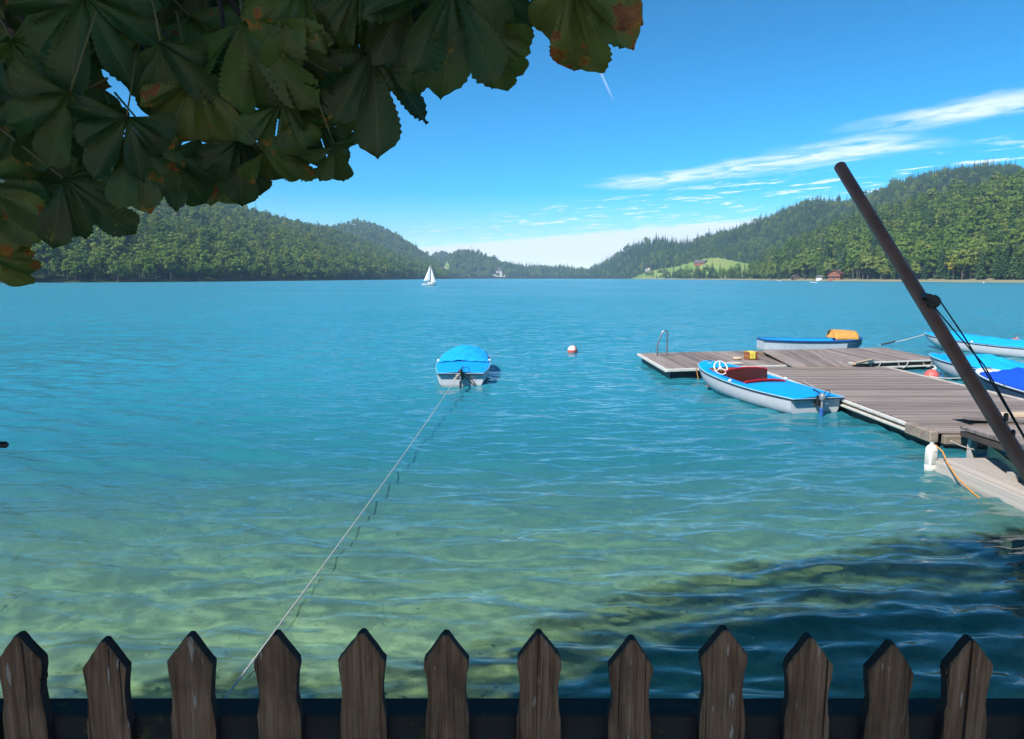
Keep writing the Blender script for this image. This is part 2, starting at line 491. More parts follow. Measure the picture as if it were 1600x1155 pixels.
# ================================================================== WATER
# the surface: a directional spread of wind ripples as real relief, finer close to the shore
STEP = 0.0042
wr = np.concatenate([np.exp(np.arange(math.log(2.2), math.log(150), STEP)), np.geomspace(151, 4600, 120)])
waz = np.radians(np.concatenate([np.arange(-89, -46, 4.3), np.arange(-46, 46.01, 0.21), np.arange(50, 89.1, 4.3)]))
WA, WR = np.meshgrid(waz, wr, indexing='ij')
WX, WY = WR * np.sin(WA), WR * np.cos(WA)
cell = WR * STEP
wrng = np.random.default_rng(5)
def wave_set(n=60):
    out = []
    for k in range(n):
        lam = 0.16 * (3.0 / 0.16) ** ((k + wrng.random()) / n)
        th = wrng.normal(0, 0.62)
        out.append((lam, th, wrng.random() * 6.283))
    return out
WAVES = wave_set()
def wave_height(x, y, cellsize=None, grad=False):
    h = np.zeros_like(x); gx = np.zeros_like(x); gy = np.zeros_like(x)
    th0 = np.clip(-np.arctan2(x, y + 3.0) * 0.55, -0.36, 0.36)          # ripples wheel round towards the shore
    gust = 0.55 + 0.9 * fbm(x * 0.09, y * 0.05, 91, 3)
    for lam, th, ph in WAVES:
        k = 2 * math.pi / lam
        w = np.exp(-((th - th0) / 0.55) ** 2)
        s_ = 0.056 * (lam / 0.5) ** 0.12 if lam < 0.8 else 0.042 * (0.8 / lam) ** 0.6
        if cellsize is not None:
            w = w * np.clip((lam / cellsize - 2.0) / 1.5, 0, 1)
        a = s_ / k
        kx, ky = k * math.sin(th), k * math.cos(th)
        p = kx * x + ky * y + ph + 1.3 * np.sin(0.9 * x + 0.5 * y + ph * 3) + 1.2 * np.sin(0.55 * y - 0.6 * x + ph * 5) + 0.8 * np.sin(2.3 * x + ph * 7)
        h += w * a * np.sin(p) * gust
        if grad:
            c = w * a * np.cos(p) * gust
            gx += c * kx; gy += c * ky
    return (h, gx, gy) if grad else h
near = WR < 150
WZ = np.zeros_like(WX)
WZ[near] = wave_height(WX[near], WY[near], cell[near])
# light bent by those ripples gathers in a web on the shelf: worked out once and baked into the surface's transmission colour
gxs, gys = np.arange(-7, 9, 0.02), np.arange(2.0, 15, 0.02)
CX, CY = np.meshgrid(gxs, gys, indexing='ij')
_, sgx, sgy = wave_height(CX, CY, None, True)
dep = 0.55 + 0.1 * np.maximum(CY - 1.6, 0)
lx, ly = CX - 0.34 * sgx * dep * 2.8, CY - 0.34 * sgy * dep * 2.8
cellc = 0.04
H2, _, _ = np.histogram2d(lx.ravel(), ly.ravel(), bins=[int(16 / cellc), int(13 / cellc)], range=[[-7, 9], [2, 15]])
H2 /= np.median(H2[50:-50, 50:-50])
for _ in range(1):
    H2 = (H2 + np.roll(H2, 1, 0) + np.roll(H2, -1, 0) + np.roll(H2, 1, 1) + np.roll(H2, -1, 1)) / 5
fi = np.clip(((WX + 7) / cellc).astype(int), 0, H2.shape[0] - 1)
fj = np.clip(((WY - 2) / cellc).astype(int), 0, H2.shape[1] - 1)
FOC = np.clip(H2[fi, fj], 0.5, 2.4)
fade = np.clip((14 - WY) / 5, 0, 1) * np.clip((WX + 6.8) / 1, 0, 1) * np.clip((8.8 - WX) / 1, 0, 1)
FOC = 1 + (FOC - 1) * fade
na, nr = WX.shape
wverts = np.stack([WX, WY, WZ], -1).reshape(-1, 3)
ii, jj = np.meshgrid(np.arange(na - 1), np.arange(nr - 1), indexing='ij')
v0 = ii * nr + jj
wfaces = np.stack([v0, v0 + 1, v0 + nr + 1, v0 + nr], -1).reshape(-1, 4)[:, ::-1]
wme = np_mesh('lake_water', wverts, wfaces)
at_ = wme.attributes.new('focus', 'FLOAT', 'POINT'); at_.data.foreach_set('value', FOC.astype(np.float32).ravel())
at_ = wme.attributes.new('chop', 'FLOAT', 'POINT'); at_.data.foreach_set('value', np.clip((cell - 0.03) / 0.22, 0, 1).astype(np.float32).ravel())
# depth of water under each spot decides how much of the bed shows through the silt
WD = np.full_like(WX, 30.0)
sh = WR < 80
WD[sh] = -height(WX[sh], WY[sh])
at_ = wme.attributes.new('depth', 'FLOAT', 'POINT'); at_.data.foreach_set('value', np.clip(WD, 0.0, 30.0).astype(np.float32).ravel())
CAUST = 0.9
def b_surface(t, out):
    pos = t.n('ShaderNodeNewGeometry').outputs['Position']
    chop = t.n('ShaderNodeAttribute', attribute_name='chop').outputs['Fac']
    dep_ = t.n('ShaderNodeAttribute', attribute_name='depth').outputs['Fac']
    n1 = t.m('ADD', t.noise(t.mapping(pos, scale=(2.4, 5.2, 1)), 1.0, 2, 0.6), t.m('MULTIPLY', t.noise(t.mapping(pos, scale=(0.22, 0.30, 1)), 1.0, 2, 0.6), t.m('MULTIPLY', chop, 9.0)))
    gust = t.noise(t.mapping(pos, scale=(0.012, 0.016, 1)), 1.0, 3, 0.6)
    nrm = t.n('ShaderNodeBump', i={'Height': n1, 'Strength': 1.0, 'Distance': t.m('ADD', 0.010, t.m('MULTIPLY', chop, 0.09))}).outputs[0]
    inc = t.n('ShaderNodeNewGeometry').outputs['Incoming']
    cs = t.vm('DOT_PRODUCT', nrm, inc)
    # unresolved ripples tilt the mean facet, more where the wind ruffles the lake
    cs = t.m('SQRT', t.m('ADD', t.m('MULTIPLY', cs, cs), t.m('ADD', 0.002, t.m('MULTIPLY', t.ss(gust, 0.3, 0.7), 0.014))))
    fr = t.m('ADD', 0.02, t.m('MULTIPLY', 0.98, t.m('POWER', t.m('SUBTRACT', 1.0, cs, clamp=True), 5.0)))
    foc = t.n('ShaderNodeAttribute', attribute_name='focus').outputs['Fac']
    tr = t.m('MULTIPLY', t.m('ADD', 1.0 - CAUST, t.m('MULTIPLY', foc, CAUST)), 2.1)  # caustic light painted into the see-through colour, with gain to brighten the bed
    # what passes: clear water swallows red first
    tint = [t.m('MULTIPLY', tr, t.m('POWER', 2.718, t.m('MULTIPLY', dep_, -k))) for k in (0.36, 0.05, 0.16)]
    transp = t.n('ShaderNodeBsdfTransparent', t.comb(*tint)).outputs[0]
    rfr = t.n('ShaderNodeBsdfRefraction', i={'Color': (0.80, 0.98, 0.92, 1), 'Roughness': 0.0, 'IOR': 1.33, 'Normal': nrm}).outputs[0]
    clear = t.n('ShaderNodeMixShader', 0.8, transp, rfr).outputs[0]
    # what comes back from the fine suspended silt: greener over the shelf, turquoise where it is deep
    deepf = t.ss(dep_, 0.35, 1.7)
    body = t.mix(deepf, WSHELF, WDEEP)
    silt = t.n('ShaderNodeBsdfDiffuse', i={'Color': body, 'Normal': (0.0, 0.0, 1.0)}).outputs[0]
    see = t.m('POWER', 2.718, t.m('MULTIPLY', dep_, -WTURB))
    under = t.n('ShaderNodeMixShader', see, silt, clear).outputs[0]
    gl = t.n('ShaderNodeBsdfGlossy', i={'Color': (1, 1, 1, 1), 'Roughness': t.m('ADD', 0.03, t.m('MULTIPLY', chop, 0.18)), 'Normal': nrm}).outputs[0]
    surf(t, out, t.n('ShaderNodeMixShader', fr, under, gl).outputs[0])
WSHELF, WDEEP, WTURB = (0.145, 0.265, 0.20), (0.030, 0.250, 0.325), 0.56
wme.materials.append(mat('lake_surface', b_surface))
wsurf = link(bpy.data.objects.new('lake_water', wme))
tag(wsurf, 'rippled turquoise lake water, clear and green over the near shelf', 'water', kind='structure')

# ================================================================== HAZE
HAZE = 0.0001
def b_haze(t, out):
    t.t.links.new(t.n('ShaderNodeVolumePrincipled', i={'Color': (0.55, 0.75, 1.0, 1), 'Density': HAZE, 'Anisotropy': 0.0}).outputs[0], out.inputs['Volume'])
if HAZE > 0:
    mb = MB(); mb.box((-9500, -9500, -16), (9500, 9500, 620))
    hz = mb.build('haze', mat('haze', b_haze))
    tag(hz, 'thin blue summer haze over the lake', 'haze', kind='stuff')

# ================================================================== FOREST
def rand_quads(centers, normals, size, g, jit=0.7):
    n = len(centers)
    nn = normals + g.normal(0, jit, (n, 3))
    nn /= np.linalg.norm(nn, axis=1)[:, None] + 1e-9
    a = np.cross(nn, g.normal(0, 1, (n, 3))); a /= np.linalg.norm(a, axis=1)[:, None] + 1e-9
    b = np.cross(nn, a)
    s = (size * g.uniform(0.6, 1.35, n))[:, None]
    return np.stack([centers - a * s - b * s * 0.3, centers + b * s * 0.75 - a * s * 0.1, centers + a * s + b * s * 0.2, centers - b * s * 0.7 + a * s * 0.15], 1).reshape(-1, 3)
def broad_crown(g, hgt=18.0, wid=5.0, low=0.22, clumps=36, per=30, leaf=0.62):
    cz, rz_ = hgt * (0.5 + low / 2), hgt * (0.5 - low / 2)
    C, N = [], []
    for k in range(clumps):
        d = g.normal(0, 1, 3); d /= np.linalg.norm(d)
        if d[2] < -0.55: d[2] *= -0.5
        f = g.uniform(0.45, 0.92)
        wobble = 1 + 0.22 * math.sin(3 * math.atan2(d[1], d[0]) + hgt)
        c = np.array([d[0] * wid * f * wobble, d[1] * wid * f * wobble, cz + d[2] * rz_ * f])
        cr = g.uniform(0.22, 0.38) * wid
        q = g.normal(0, 1, (per, 3)); q /= np.linalg.norm(q, axis=1)[:, None]
        q[:, 2] = np.where(q[:, 2] < -0.35, -q[:, 2], q[:, 2])
        C.append(c + q * cr * g.uniform(0.7, 1.08, (per, 1)) * np.array([1, 1, 0.8])); N.append(q)
    return rand_quads(np.concatenate(C), np.concatenate(N), leaf, g, 0.45)
def fir_crown(g, hgt=24.0, wid=3.4, whorls=17, per=11):
    V = []
    for k in range(whorls):
        t = (k + 0.5) / whorls
        z = hgt * (0.10 + 0.89 * t)
        rad = wid * (1 - t) ** 0.85 * g.uniform(0.82, 1.12) + 0.12
        for j in range(per):
            a = 2 * math.pi * (j + g.random()) / per
            rr_ = rad * g.uniform(0.7, 1.15)
            dz = -rr_ * g.uniform(0.22, 0.45)
            w = 0.30 * rr_ + 0.16
            ca_, sa = math.cos(a), math.sin(a)
            p0 = np.array([0, 0, z + 0.25]); p2 = np.array([rr_ * ca_, rr_ * sa, z + dz])
            m = (p0 + p2) * 0.5 + np.array([0, 0, 0.12 * rr_])
            sd = np.array([-sa, ca_, 0]) * w
            tw = np.array([0, 0, g.normal(0, 0.25) * w])
            V += [p0, m - sd - tw, p2, m + sd + tw]
            V += [m + np.array([0, 0, -0.05]), m - sd * 0.5 - np.array([0, 0, 0.5 * w]), p2 - np.array([0, 0, 0.5 * w]), m + sd * 0.5 - np.array([0, 0, 0.6 * w])]
    V += [np.array([0.16, 0, hgt * 0.94]), np.array([0, 0.16, hgt * 0.94]), np.array([0, 0, hgt * 1.03]), np.array([-0.16, -0.1, hgt * 0.94])]
    return np.array(V)
def leaf_mat(name, c1, c2, c3):
    def b(t, out):
        rnd = t.n('ShaderNodeObjectInfo').outputs['Random']
        pos = t.n('ShaderNodeNewGeometry').outputs['Position']
        col = t.ramp(rnd, [(0.0, c1), (0.55, c2), (1.0, c3)])
        nz = t.noise(pos, 0.35, 2, 0.6)
        col = t.mix(t.ss(nz, 0.3, 0.75), col, t.mix(0.45, col, tuple(min(1, v * 1.7) for v in c2)))
        d = t.n('ShaderNodeBsdfDiffuse', col).outputs[0]
        tl = t.n('ShaderNodeBsdfTranslucent', t.mix(0.5, col, tuple(min(1, v * 1.6) for v in c3))).outputs[0]
        surf(t, out, t.n('ShaderNodeMixShader', 0.22, d, tl).outputs[0])
    return mat(name, b)
M_BROAD = leaf_mat('broadleaf_foliage', (0.064, 0.125, 0.024), (0.120, 0.190, 0.036), (0.225, 0.250, 0.055))
M_FIR = leaf_mat('fir_foliage', (0.030, 0.072, 0.030), (0.055, 0.110, 0.040), (0.095, 0.155, 0.048))
M_YEL = leaf_mat('yellowing_foliage', (0.30, 0.26, 0.025), (0.34, 0.29, 0.03), (0.38, 0.32, 0.04))
M_PALE = leaf_mat('pale_foliage', (0.13, 0.15, 0.06), (0.15, 0.17, 0.07), (0.17, 0.19, 0.08))
M_BARK = plain('bark', (0.10, 0.08, 0.06), 0.9, var=0.3, scale=3)
M_DEAD = plain('bleached_wood', (0.42, 0.38, 0.33), 0.85, var=0.2, scale=2)
def quad_mesh(name, V, material):
    me = np_mesh(name, V, np.arange(len(V)).reshape(-1, 4), smooth=False)
    me.materials.append(material)
    return me
def trunk_mb(h, r0, g, limbs=4, top=0.8):
    mb = MB()
    lean = g.normal(0, 0.012 * h, 2)
    mb.tube([(0, 0, -0.8), (lean[0] * 0.3, lean[1] * 0.3, h * 0.35), (lean[0], lean[1], h * top)], [r0 * 1.3, r0 * 0.85, r0 * 0.15], 6)
    for k in range(limbs):
        a = g.random() * 6.28; z = h * g.uniform(0.3, 0.6); l = h * g.uniform(0.12, 0.2)
        mb.tube([(0, 0, z), (l * math.cos(a), l * math.sin(a), z + l * 0.8)], [r0 * 0.45, r0 * 0.12], 4)
    return mb
PROTO = []      # (kind, nominal height, crown mesh, trunk mesh)
for k in range(6):
    g = np.random.default_rng(100 + k)
    h = [17, 19, 15, 21, 16, 12][k]; w = [5.0, 5.6, 5.2, 5.4, 4.0, 4.8][k]
    V = broad_crown(g, h, w, [0.2, 0.24, 0.15, 0.22, 0.2, 0.1][k])
    PROTO.append(('broad', h, quad_mesh('broadleaf_crown', V, M_BROAD), trunk_mb(h, 0.3, g).mesh('broadleaf_trunk', M_BARK)))
for k in range(5):
    g = np.random.default_rng(200 + k)
    h = [24, 27, 21, 25, 18][k]; w = [3.3, 3.6, 3.2, 2.9, 3.0][k]
    V = fir_crown(g, h, w)
    PROTO.append(('fir', h, quad_mesh('fir_crown', V, M_FIR), trunk_mb(h, 0.25, g, 0, 0.95).mesh('fir_trunk', M_BARK)))
# candidate places, jittered rows on the slopes
def places(spacing, r0, r1):
    n = int(2 * r1 / spacing)
    gx = (np.arange(-n // 2, n // 2)) * spacing
    gy = np.arange(int(r0 * 0.6 / spacing), int(r1 / spacing)) * spacing
    PX, PY = np.meshgrid(gx, gy, indexing='ij')
    PX = (PX + rng.uniform(-0.42, 0.42, PX.shape) * spacing).ravel(); PY = (PY + rng.uniform(-0.42, 0.42, PY.shape) * spacing).ravel()
    az, r = polar(PX, PY)
    k = (r >= r0) & (r < r1) & (np.abs(az) < 45)
    return PX[k], PY[k]
pts = [places(7.6, 440, 1250), places(9.5, 1250, 2400), places(14.0, 2400, 4700)]
TX = np.concatenate([p[0] for p in pts]); TY = np.concatenate([p[1] for p in pts])
taz, tr_ = polar(TX, TY)
TZ = height(TX, TY)
off = tr_ - shore(taz)
# hidden behind a nearer crest?
EL = (Z - CAM_H) / RR
CM = np.maximum.accumulate(EL, axis=1)
ia = np.clip(np.searchsorted(azs, taz), 0, len(azs) - 1)
ir = np.clip(np.searchsorted(rs, tr_ * 0.985 - 8), 0, len(rs) - 1)
vis = (TZ + 22 - CAM_H) / tr_ > CM[ia, ir]
keep = (off > np.where(taz < azpx(1000), 3, 10)) & vis
right_strip = (taz > azpx(1230)) & (off < np.interp(taz, [azpx(1230), azpx(1310), azpx(1600)], [10, 22, 36]))
keep &= ~right_strip
md = is_meadow(TX, TY)
keep &= ~(md & (off > 32) )
keep &= ~is_far_meadow(TX, TY)
# clearings round the houses
HOUSES = [(1300, 1.0, 18, 13), (1243, 1.0, 16, 9), (1272, 1.0, 14, 8), (1091, 1.0, 330, 30), (1012, 1.0, 120, 12), (780, 1.0, 70, 34)]
for hpx, _, ho, cl in HOUSES:
    a_ = azpx(hpx); d_ = shore(np.array([a_]))[0] + ho
    hx, hy = d_ * math.sin(R(a_)), d_ * math.cos(R(a_))
    ang = np.abs(taz - a_) * np.pi / 180 * tr_
    keep &= ~((np.hypot(TX - hx, TY - hy) < cl) | ((ang < cl * 0.75) & (tr_ < d_) & (off > ho * 0.4)))
# bare slope below the dead trunks
keep &= ~((np.abs(taz - azpx(1312)) * np.pi / 180 * tr_ < 11) & (off > 62) & (off < 125))
keep &= rng.random(len(TX)) < 0.93
TX, TY, TZ, taz, tr_, off = [q[keep] for q in (TX, TY, TZ, taz, tr_, off)]
nT = len(TX)
mixn = fbm(TX / 90, TY / 90, 83, 3)
pf = np.where(taz < 0, 0.22 + 0.9 * (mixn - 0.5), 0.45 + 1.2 * (mixn - 0.5))
pf = np.where((tr_ > 1500) & (taz > 0), pf + 0.3, pf)
pf = np.where(off < 28, pf - 0.25, pf)
isfir = rng.random(nT) < pf
idx = np.where(isfir, 6 + rng.integers(0, 5, nT), rng.integers(0, 6, nT))
scl = np.clip(rng.normal(1.0, 0.24, nT), 0.5, 1.55) * np.where(tr_ > 2400, 1.25, 1.0) * np.where(off < 26, 0.85, 1.0) * np.where((taz > azpx(1180)) & (tr_ < 1000), 1.22, 1.0)
rot = rng.random(nT) * 6.283
TZ = TZ - 0.3
hts = np.array([p[1] for p in PROTO])[idx] * scl
# the largest in the picture: nearest row trees are trees of their own
inview = np.abs(taz) < 36.2
front = inview & (off < 75) & (tr_ < 1000)
score = np.where(front, hts / tr_, -1)
order = np.argsort(-score)
NSINGLE = 250
single = np.zeros(nT, bool); single[order[:NSINGLE]] = True
def tree(name, kind_i, loc, s, rz, label, group=None, crown_mat=None):
    k, h, cm, tm = PROTO[kind_i]
    e = empty(name, loc, rz, label, 'tree', group)
    e.scale = (s, s, s)
    c = link(bpy.data.objects.new('crown', cm), e)
    if crown_mat:
        c.data = cm.copy(); c.data.materials.clear(); c.data.materials.append(crown_mat)
    link(bpy.data.objects.new('trunk', tm), e)
    return e
for q in np.nonzero(single)[0]:
    side = 'left' if taz[q] < 0 else 'right'
    where = ('of the left lakeshore wood' if taz[q] < 0 else 'left of the timber chalet' if taz[q] < azpx(1300) else 'between timber chalet and brown pole' if taz[q] < azpx(1412) else 'right of the brown pole')
    kd = PROTO[idx[q]][0]
    if kd == 'broad':
        nm, lb, gp = 'broadleaf_tree', f'rounded broadleaf tree in the front lakeshore rows {where}', f'broadleaf shore trees {where}'
    else:
        nm, lb, gp = 'fir_tree', f'dark pointed fir in the front lakeshore rows {where}', f'shore firs {where}'
    tree(nm, int(idx[q]), (TX[q], TY[q], TZ[q]), float(scl[q]), float(rot[q]), lb, gp)
# the rest is forest: one mass
pcol = bpy.data.collections.new('forest_kinds')
for k, (kd, h, cm, tm) in enumerate(PROTO):
    po = bpy.data.objects.new('forest_kind_%02d' % k, cm)
    pcol.objects.link(po)
def forest(name, sel, label):
    P3 = np.stack([TX[sel], TY[sel], TZ[sel]], -1)
    me = bpy.data.meshes.new(name)
    me.vertices.add(len(P3)); me.vertices.foreach_set('co', P3.astype(np.float32).ravel())
    for nm, ty, arr in (('rot', 'FLOAT', rot[sel]), ('scl', 'FLOAT', scl[sel]), ('idx', 'INT', idx[sel])):
        a = me.attributes.new(nm, ty, 'POINT')
        a.data.foreach_set('value', arr.astype(np.int32 if ty == 'INT' else np.float32))
    o = link(bpy.data.objects.new(name, me))
    ng = bpy.data.node_groups.new(name + '_scatter', 'GeometryNodeTree')
    ng.interface.new_socket('Geometry', in_out='INPUT', socket_type='NodeSocketGeometry')
    ng.interface.new_socket('Geometry', in_out='OUTPUT', socket_type='NodeSocketGeometry')
    gi, go = ng.nodes.new('NodeGroupInput'), ng.nodes.new('NodeGroupOutput')
    ip = ng.nodes.new('GeometryNodeInstanceOnPoints')
    ci = ng.nodes.new('GeometryNodeCollectionInfo')
    ci.inputs['Collection'].default_value = pcol
    ci.inputs['Separate Children'].default_value = True
    ci.inputs['Reset Children'].default_value = True
    def na_(nm, ty):
        n = ng.nodes.new('GeometryNodeInputNamedAttribute'); n.data_type = ty; n.inputs['Name'].default_value = nm
        return n.outputs['Attribute']
    cx = ng.nodes.new('ShaderNodeCombineXYZ'); ng.links.new(na_('rot', 'FLOAT'), cx.inputs[2])
    e2r = ng.nodes.new('FunctionNodeEulerToRotation'); ng.links.new(cx.outputs[0], e2r.inputs[0])
    ng.links.new(gi.outputs[0], ip.inputs['Points']); ng.links.new(ci.outputs[0], ip.inputs['Instance'])
    ip.inputs['Pick Instance'].default_value = True
    ng.links.new(na_('idx', 'INT'), ip.inputs['Instance Index'])
    ng.links.new(e2r.outputs[0], ip.inputs['Rotation']); ng.links.new(na_('scl', 'FLOAT'), ip.inputs['Scale'])
    ng.links.new(ip.outputs[0], go.inputs[0])
    md_ = o.modifiers.new('scatter', 'NODES'); md_.node_group = ng
    return tag(o, label, 'forest', kind='stuff')
forest('left_forest', ~single & (taz < azpx(715)), 'dense mixed wood covering the left hills')
forest('right_forest', ~single & (taz >= azpx(715)), 'dense mixed wood covering the middle and right hills')
print('trees', nT)

def on_shore(px, inland):
    a_ = azpx(px); d_ = float(shore(np.array([a_]))[0]) + inland
    x, y = d_ * math.sin(R(a_)), d_ * math.cos(R(a_))
    return Vector((x, y, float(height(np.array([x]), np.array([y]))[0])))
p = on_shore(1489, 30)
tree('yellow_tree', 4, p, 1.0, 0.4, 'bright yellow tree alone on the right shore strip', None, M_YEL)
p = on_shore(1040, 30)
tree('pale_tree', 2, p, 1.5, 0.4, 'pale dry looking round tree on shore below meadow', None, M_PALE)
p = on_shore(1112, 360); tree('meadow_tree', 1, p, 1.35, 0.2, 'single round tree standing on the green meadow right of the barn')
p = on_shore(1079, 420); tree('meadow_tree', 4, p, 1.5, 1.2, 'slender tree standing on the green meadow left above the barn')
for k, (px, inl, h) in enumerate(((1314, 96, 17), (1325, 100, 15), (1378, 128, 15), (1384, 132, 19))):
    p = on_shore(px, inl)
    g = np.random.default_rng(k)
    mb = MB(); mb.tube([(0, 0, -1), (0.2, 0.1, h * 0.5), (0.1, 0.2, h)], [0.42, 0.34, 0.2], 6)
    for j in range(7):
        a_ = g.random() * 6.28; z_ = h * g.uniform(0.4, 0.95); l_ = g.uniform(0.5, 1.4)
        mb.tube([(0.12, 0.1, z_), (0.12 + l_ * math.cos(a_), 0.1 + l_ * math.sin(a_), z_ + 0.3 * l_)], [0.09, 0.03], 4)
    o = mb.build('bare_tree_trunk', M_DEAD, None, loc=p)
    tag(o, ['tall bleached bare trunk, left of the pair over the chalet', 'bleached bare trunk, right of the pair over the chalet',
            'shorter bare trunk up the slope beside the brown pole', 'tallest bare trunk up the slope right of the brown pole'][k], 'tree trunk', 'bare trunks on the right slope')

# ================================================================== HOUSES
M_WHITE = plain('whitewash', (0.78, 0.75, 0.68), 0.8, var=0.06, scale=0.5)
M_RENDER = plain('old_render', (0.42, 0.38, 0.33), 0.85, var=0.1, scale=0.5)
M_REDROOF = plain('dark_red_roof', (0.16, 0.06, 0.045), 0.8, var=0.2, scale=0.8)
M_GREYROOF = plain('grey_shingle_roof', (0.12, 0.105, 0.10), 0.8, var=0.2, scale=0.8)
M_BROWN = plain('stained_timber', (0.30, 0.10, 0.045), 0.7, var=0.2, scale=1.0)
M_DARKWOOD = plain('dark_timber', (0.09, 0.06, 0.045), 0.8, var=0.2, scale=1.0)
M_GLASSD = plain('window_glass', (0.03, 0.035, 0.04), 0.15, var=0.1)
def house(name, loc, rz, w, d, h, rh, wall, roof, label, nwin=3, floors=2, balcony=False, over=0.7, door=True):
    e = empty(name, loc, rz, label, 'house')
    mb = MB()
    mb.extrude([(-w / 2, -2), (w / 2, -2), (w / 2, h), (0, h + rh), (-w / 2, h)], -d / 2, d / 2)
    mb.build('wall', wall, e)
    mb = MB()
    sl_ = rh / (w / 2)
    for s in (-1, 1):
        x1 = s * (w / 2 + over)
        z1 = h - over * sl_
        o = [(0, h + rh + 0.02), (x1, z1 + 0.02), (x1, z1 + 0.32), (0, h + rh + 0.36)]
        mb.extrude(o if s > 0 else o[::-1], -d / 2 - over, d / 2 + over)
    rf = mb.build('roof', roof, e)
    mb = MB(); mb.box((w * 0.18, -d * 0.1, h + rh * 0.4), (w * 0.18 + 0.7, -d * 0.1 + 0.7, h + rh + 1.0)); mb.build('chimney', M_GREYROOF, rf)
    for fl in range(floors):
        for k in range(nwin):
            if door and fl == 0 and k == nwin // 2:
                mb = MB(); mb.box((-0.55, -d / 2 - 0.08, 0), (0.55, -d / 2 + 0.05, 2.1)); mb.build('door', M_DARKWOOD, e)
                continue
            x = (k + 0.5) / nwin * w - w / 2; z = h / floors * fl + h / floors * 0.4
            mb = MB(); mb.box((x - 0.5, -d / 2 - 0.05, z), (x + 0.5, -d / 2 + 0.05, z + 1.2)); wn = mb.build('window', M_GLASSD, e)
            mb = MB(); mb.box((x - 0.62, -d / 2 - 0.09, z - 0.12), (x + 0.62, -d / 2 + 0.03, z - 0.01)); mb.build('sill', M_WHITE, wn)
    if balcony:
        mb = MB(); mb.box((-w / 2 - 0.3, -d / 2 - 1.3, h * 0.5 - 0.15), (w / 2 + 0.3, -d / 2 + 0.02, h * 0.5)); bl = mb.build('balcony', M_BROWN, e)
        mb = MB()
        for k in range(int(w / 0.4)):
            x = -w / 2 - 0.25 + k * 0.4; mb.box((x, -d / 2 - 1.28, h * 0.5), (x + 0.28, -d / 2 - 1.2, h * 0.5 + 0.95))
        mb.build('railing', M_BROWN, bl)
    return e
def face_cam(p, turn=0):
    return -math.atan2(p.x, p.y) + R(turn)
p = on_shore(1306, 18); house('timber_chalet', p, face_cam(p, -18), 11, 10, 6.2, 3.0, M_BROWN, M_REDROOF, 'red brown timber chalet with balcony at foot of right wood', 4, 2, True, 1.3)
p = on_shore(1243, 15); house('boathouse', p, face_cam(p, 15), 7, 8, 3.0, 2.0, M_DARKWOOD, M_GREYROOF, 'small dark boathouse under trees left of the timber chalet', 2, 1)
p = on_shore(1282, 12); house('shore_hut', p, face_cam(p, 60), 5, 6, 2.6, 1.6, M_WHITE, M_GREYROOF, 'little pale hut at the waterline beside the timber chalet', 2, 1)
p = on_shore(1094, 250); house('barn', p, face_cam(p, 62), 15, 24, 5.5, 5.0, M_BROWN, M_GREYROOF, 'long barn with broad dark roof on the green meadow', 5, 1, False, 1.6)
p = on_shore(1012, 120); house('farmhouse', p, face_cam(p, 20), 11, 12, 6.5, 4, M_WHITE, M_REDROOF, 'white farmhouse left of the green meadow among trees', 3, 2)
p = on_shore(780, 60)
e = empty('lake_castle', p, face_cam(p, 8), 'white lakeside castle tower with steep roof across the lake', 'castle')
mb = MB(); mb.box((-11, -9, -3), (11, 9, 22)); mb.build('tower', M_WHITE, e)
mb = MB(); mb.add([(-12, -10, 22), (12, -10, 22), (12, 10, 22), (-12, 10, 22), (-4, 0, 36), (4, 0, 36)], [(0, 1, 5, 4), (1, 2, 5), (2, 3, 4, 5), (3, 0, 4), (3, 2, 1, 0)]); mb.build('tower_roof', M_GREYROOF, e)
mb = MB(); mb.box((-34, -8, -3), (-11.05, 7, 8)); mb.box((11.05, -7, -3), (26, 7, 9)); mb.build('wing', M_WHITE, e)
mb = MB(); mb.extrude([(-35, 8), (-11.1, 8), (-13, 13), (-32, 13)], -9, 8); mb.extrude([(11.1, 9), (27, 9), (24, 14), (13, 14)], -8, 8); mb.build('wing_roof', M_REDROOF, e)
for k in range(3):
    for j in range(3):
        mb = MB(); mb.box((-7 + 6 * k, -9.15, 4 + 6 * j), (-5 + 6 * k, -8.9, 7 + 6 * j)); mb.build('window', M_GLASSD, e)
VILL = [(664, 640, 'white house left of the sail on the wooded saddle'), (694, 1010, 'topmost house in the hay meadow behind the sailing boat'), (701, 960, 'red roofed house beside the hay meadow behind the sailing boat'),
        (709, 700, 'lower house under the hay meadow behind the sailing boat'), (697, 900, 'grey roofed house low in the hay meadow behind the sailing boat'),
        (833, 130, 'white house in trees right of the castle'), (862, 180, 'white house on the far wooded slope between castle and right hills'),
        (884, 160, 'small white house on the far slope near the valley gap'), (748, 60, 'pale house at the waterline left of the castle')]
for k, (px, inl, lb) in enumerate(VILL):
    p = on_shore(px, inl)
    house('village_house', p + Vector((0, 0, 1)), face_cam(p, [10, -25, 30, 0, -15][k % 5]), 13, 11, 5.5, 4.5, M_RENDER, [M_GREYROOF, M_REDROOF][k % 2], lb, 3, 2)

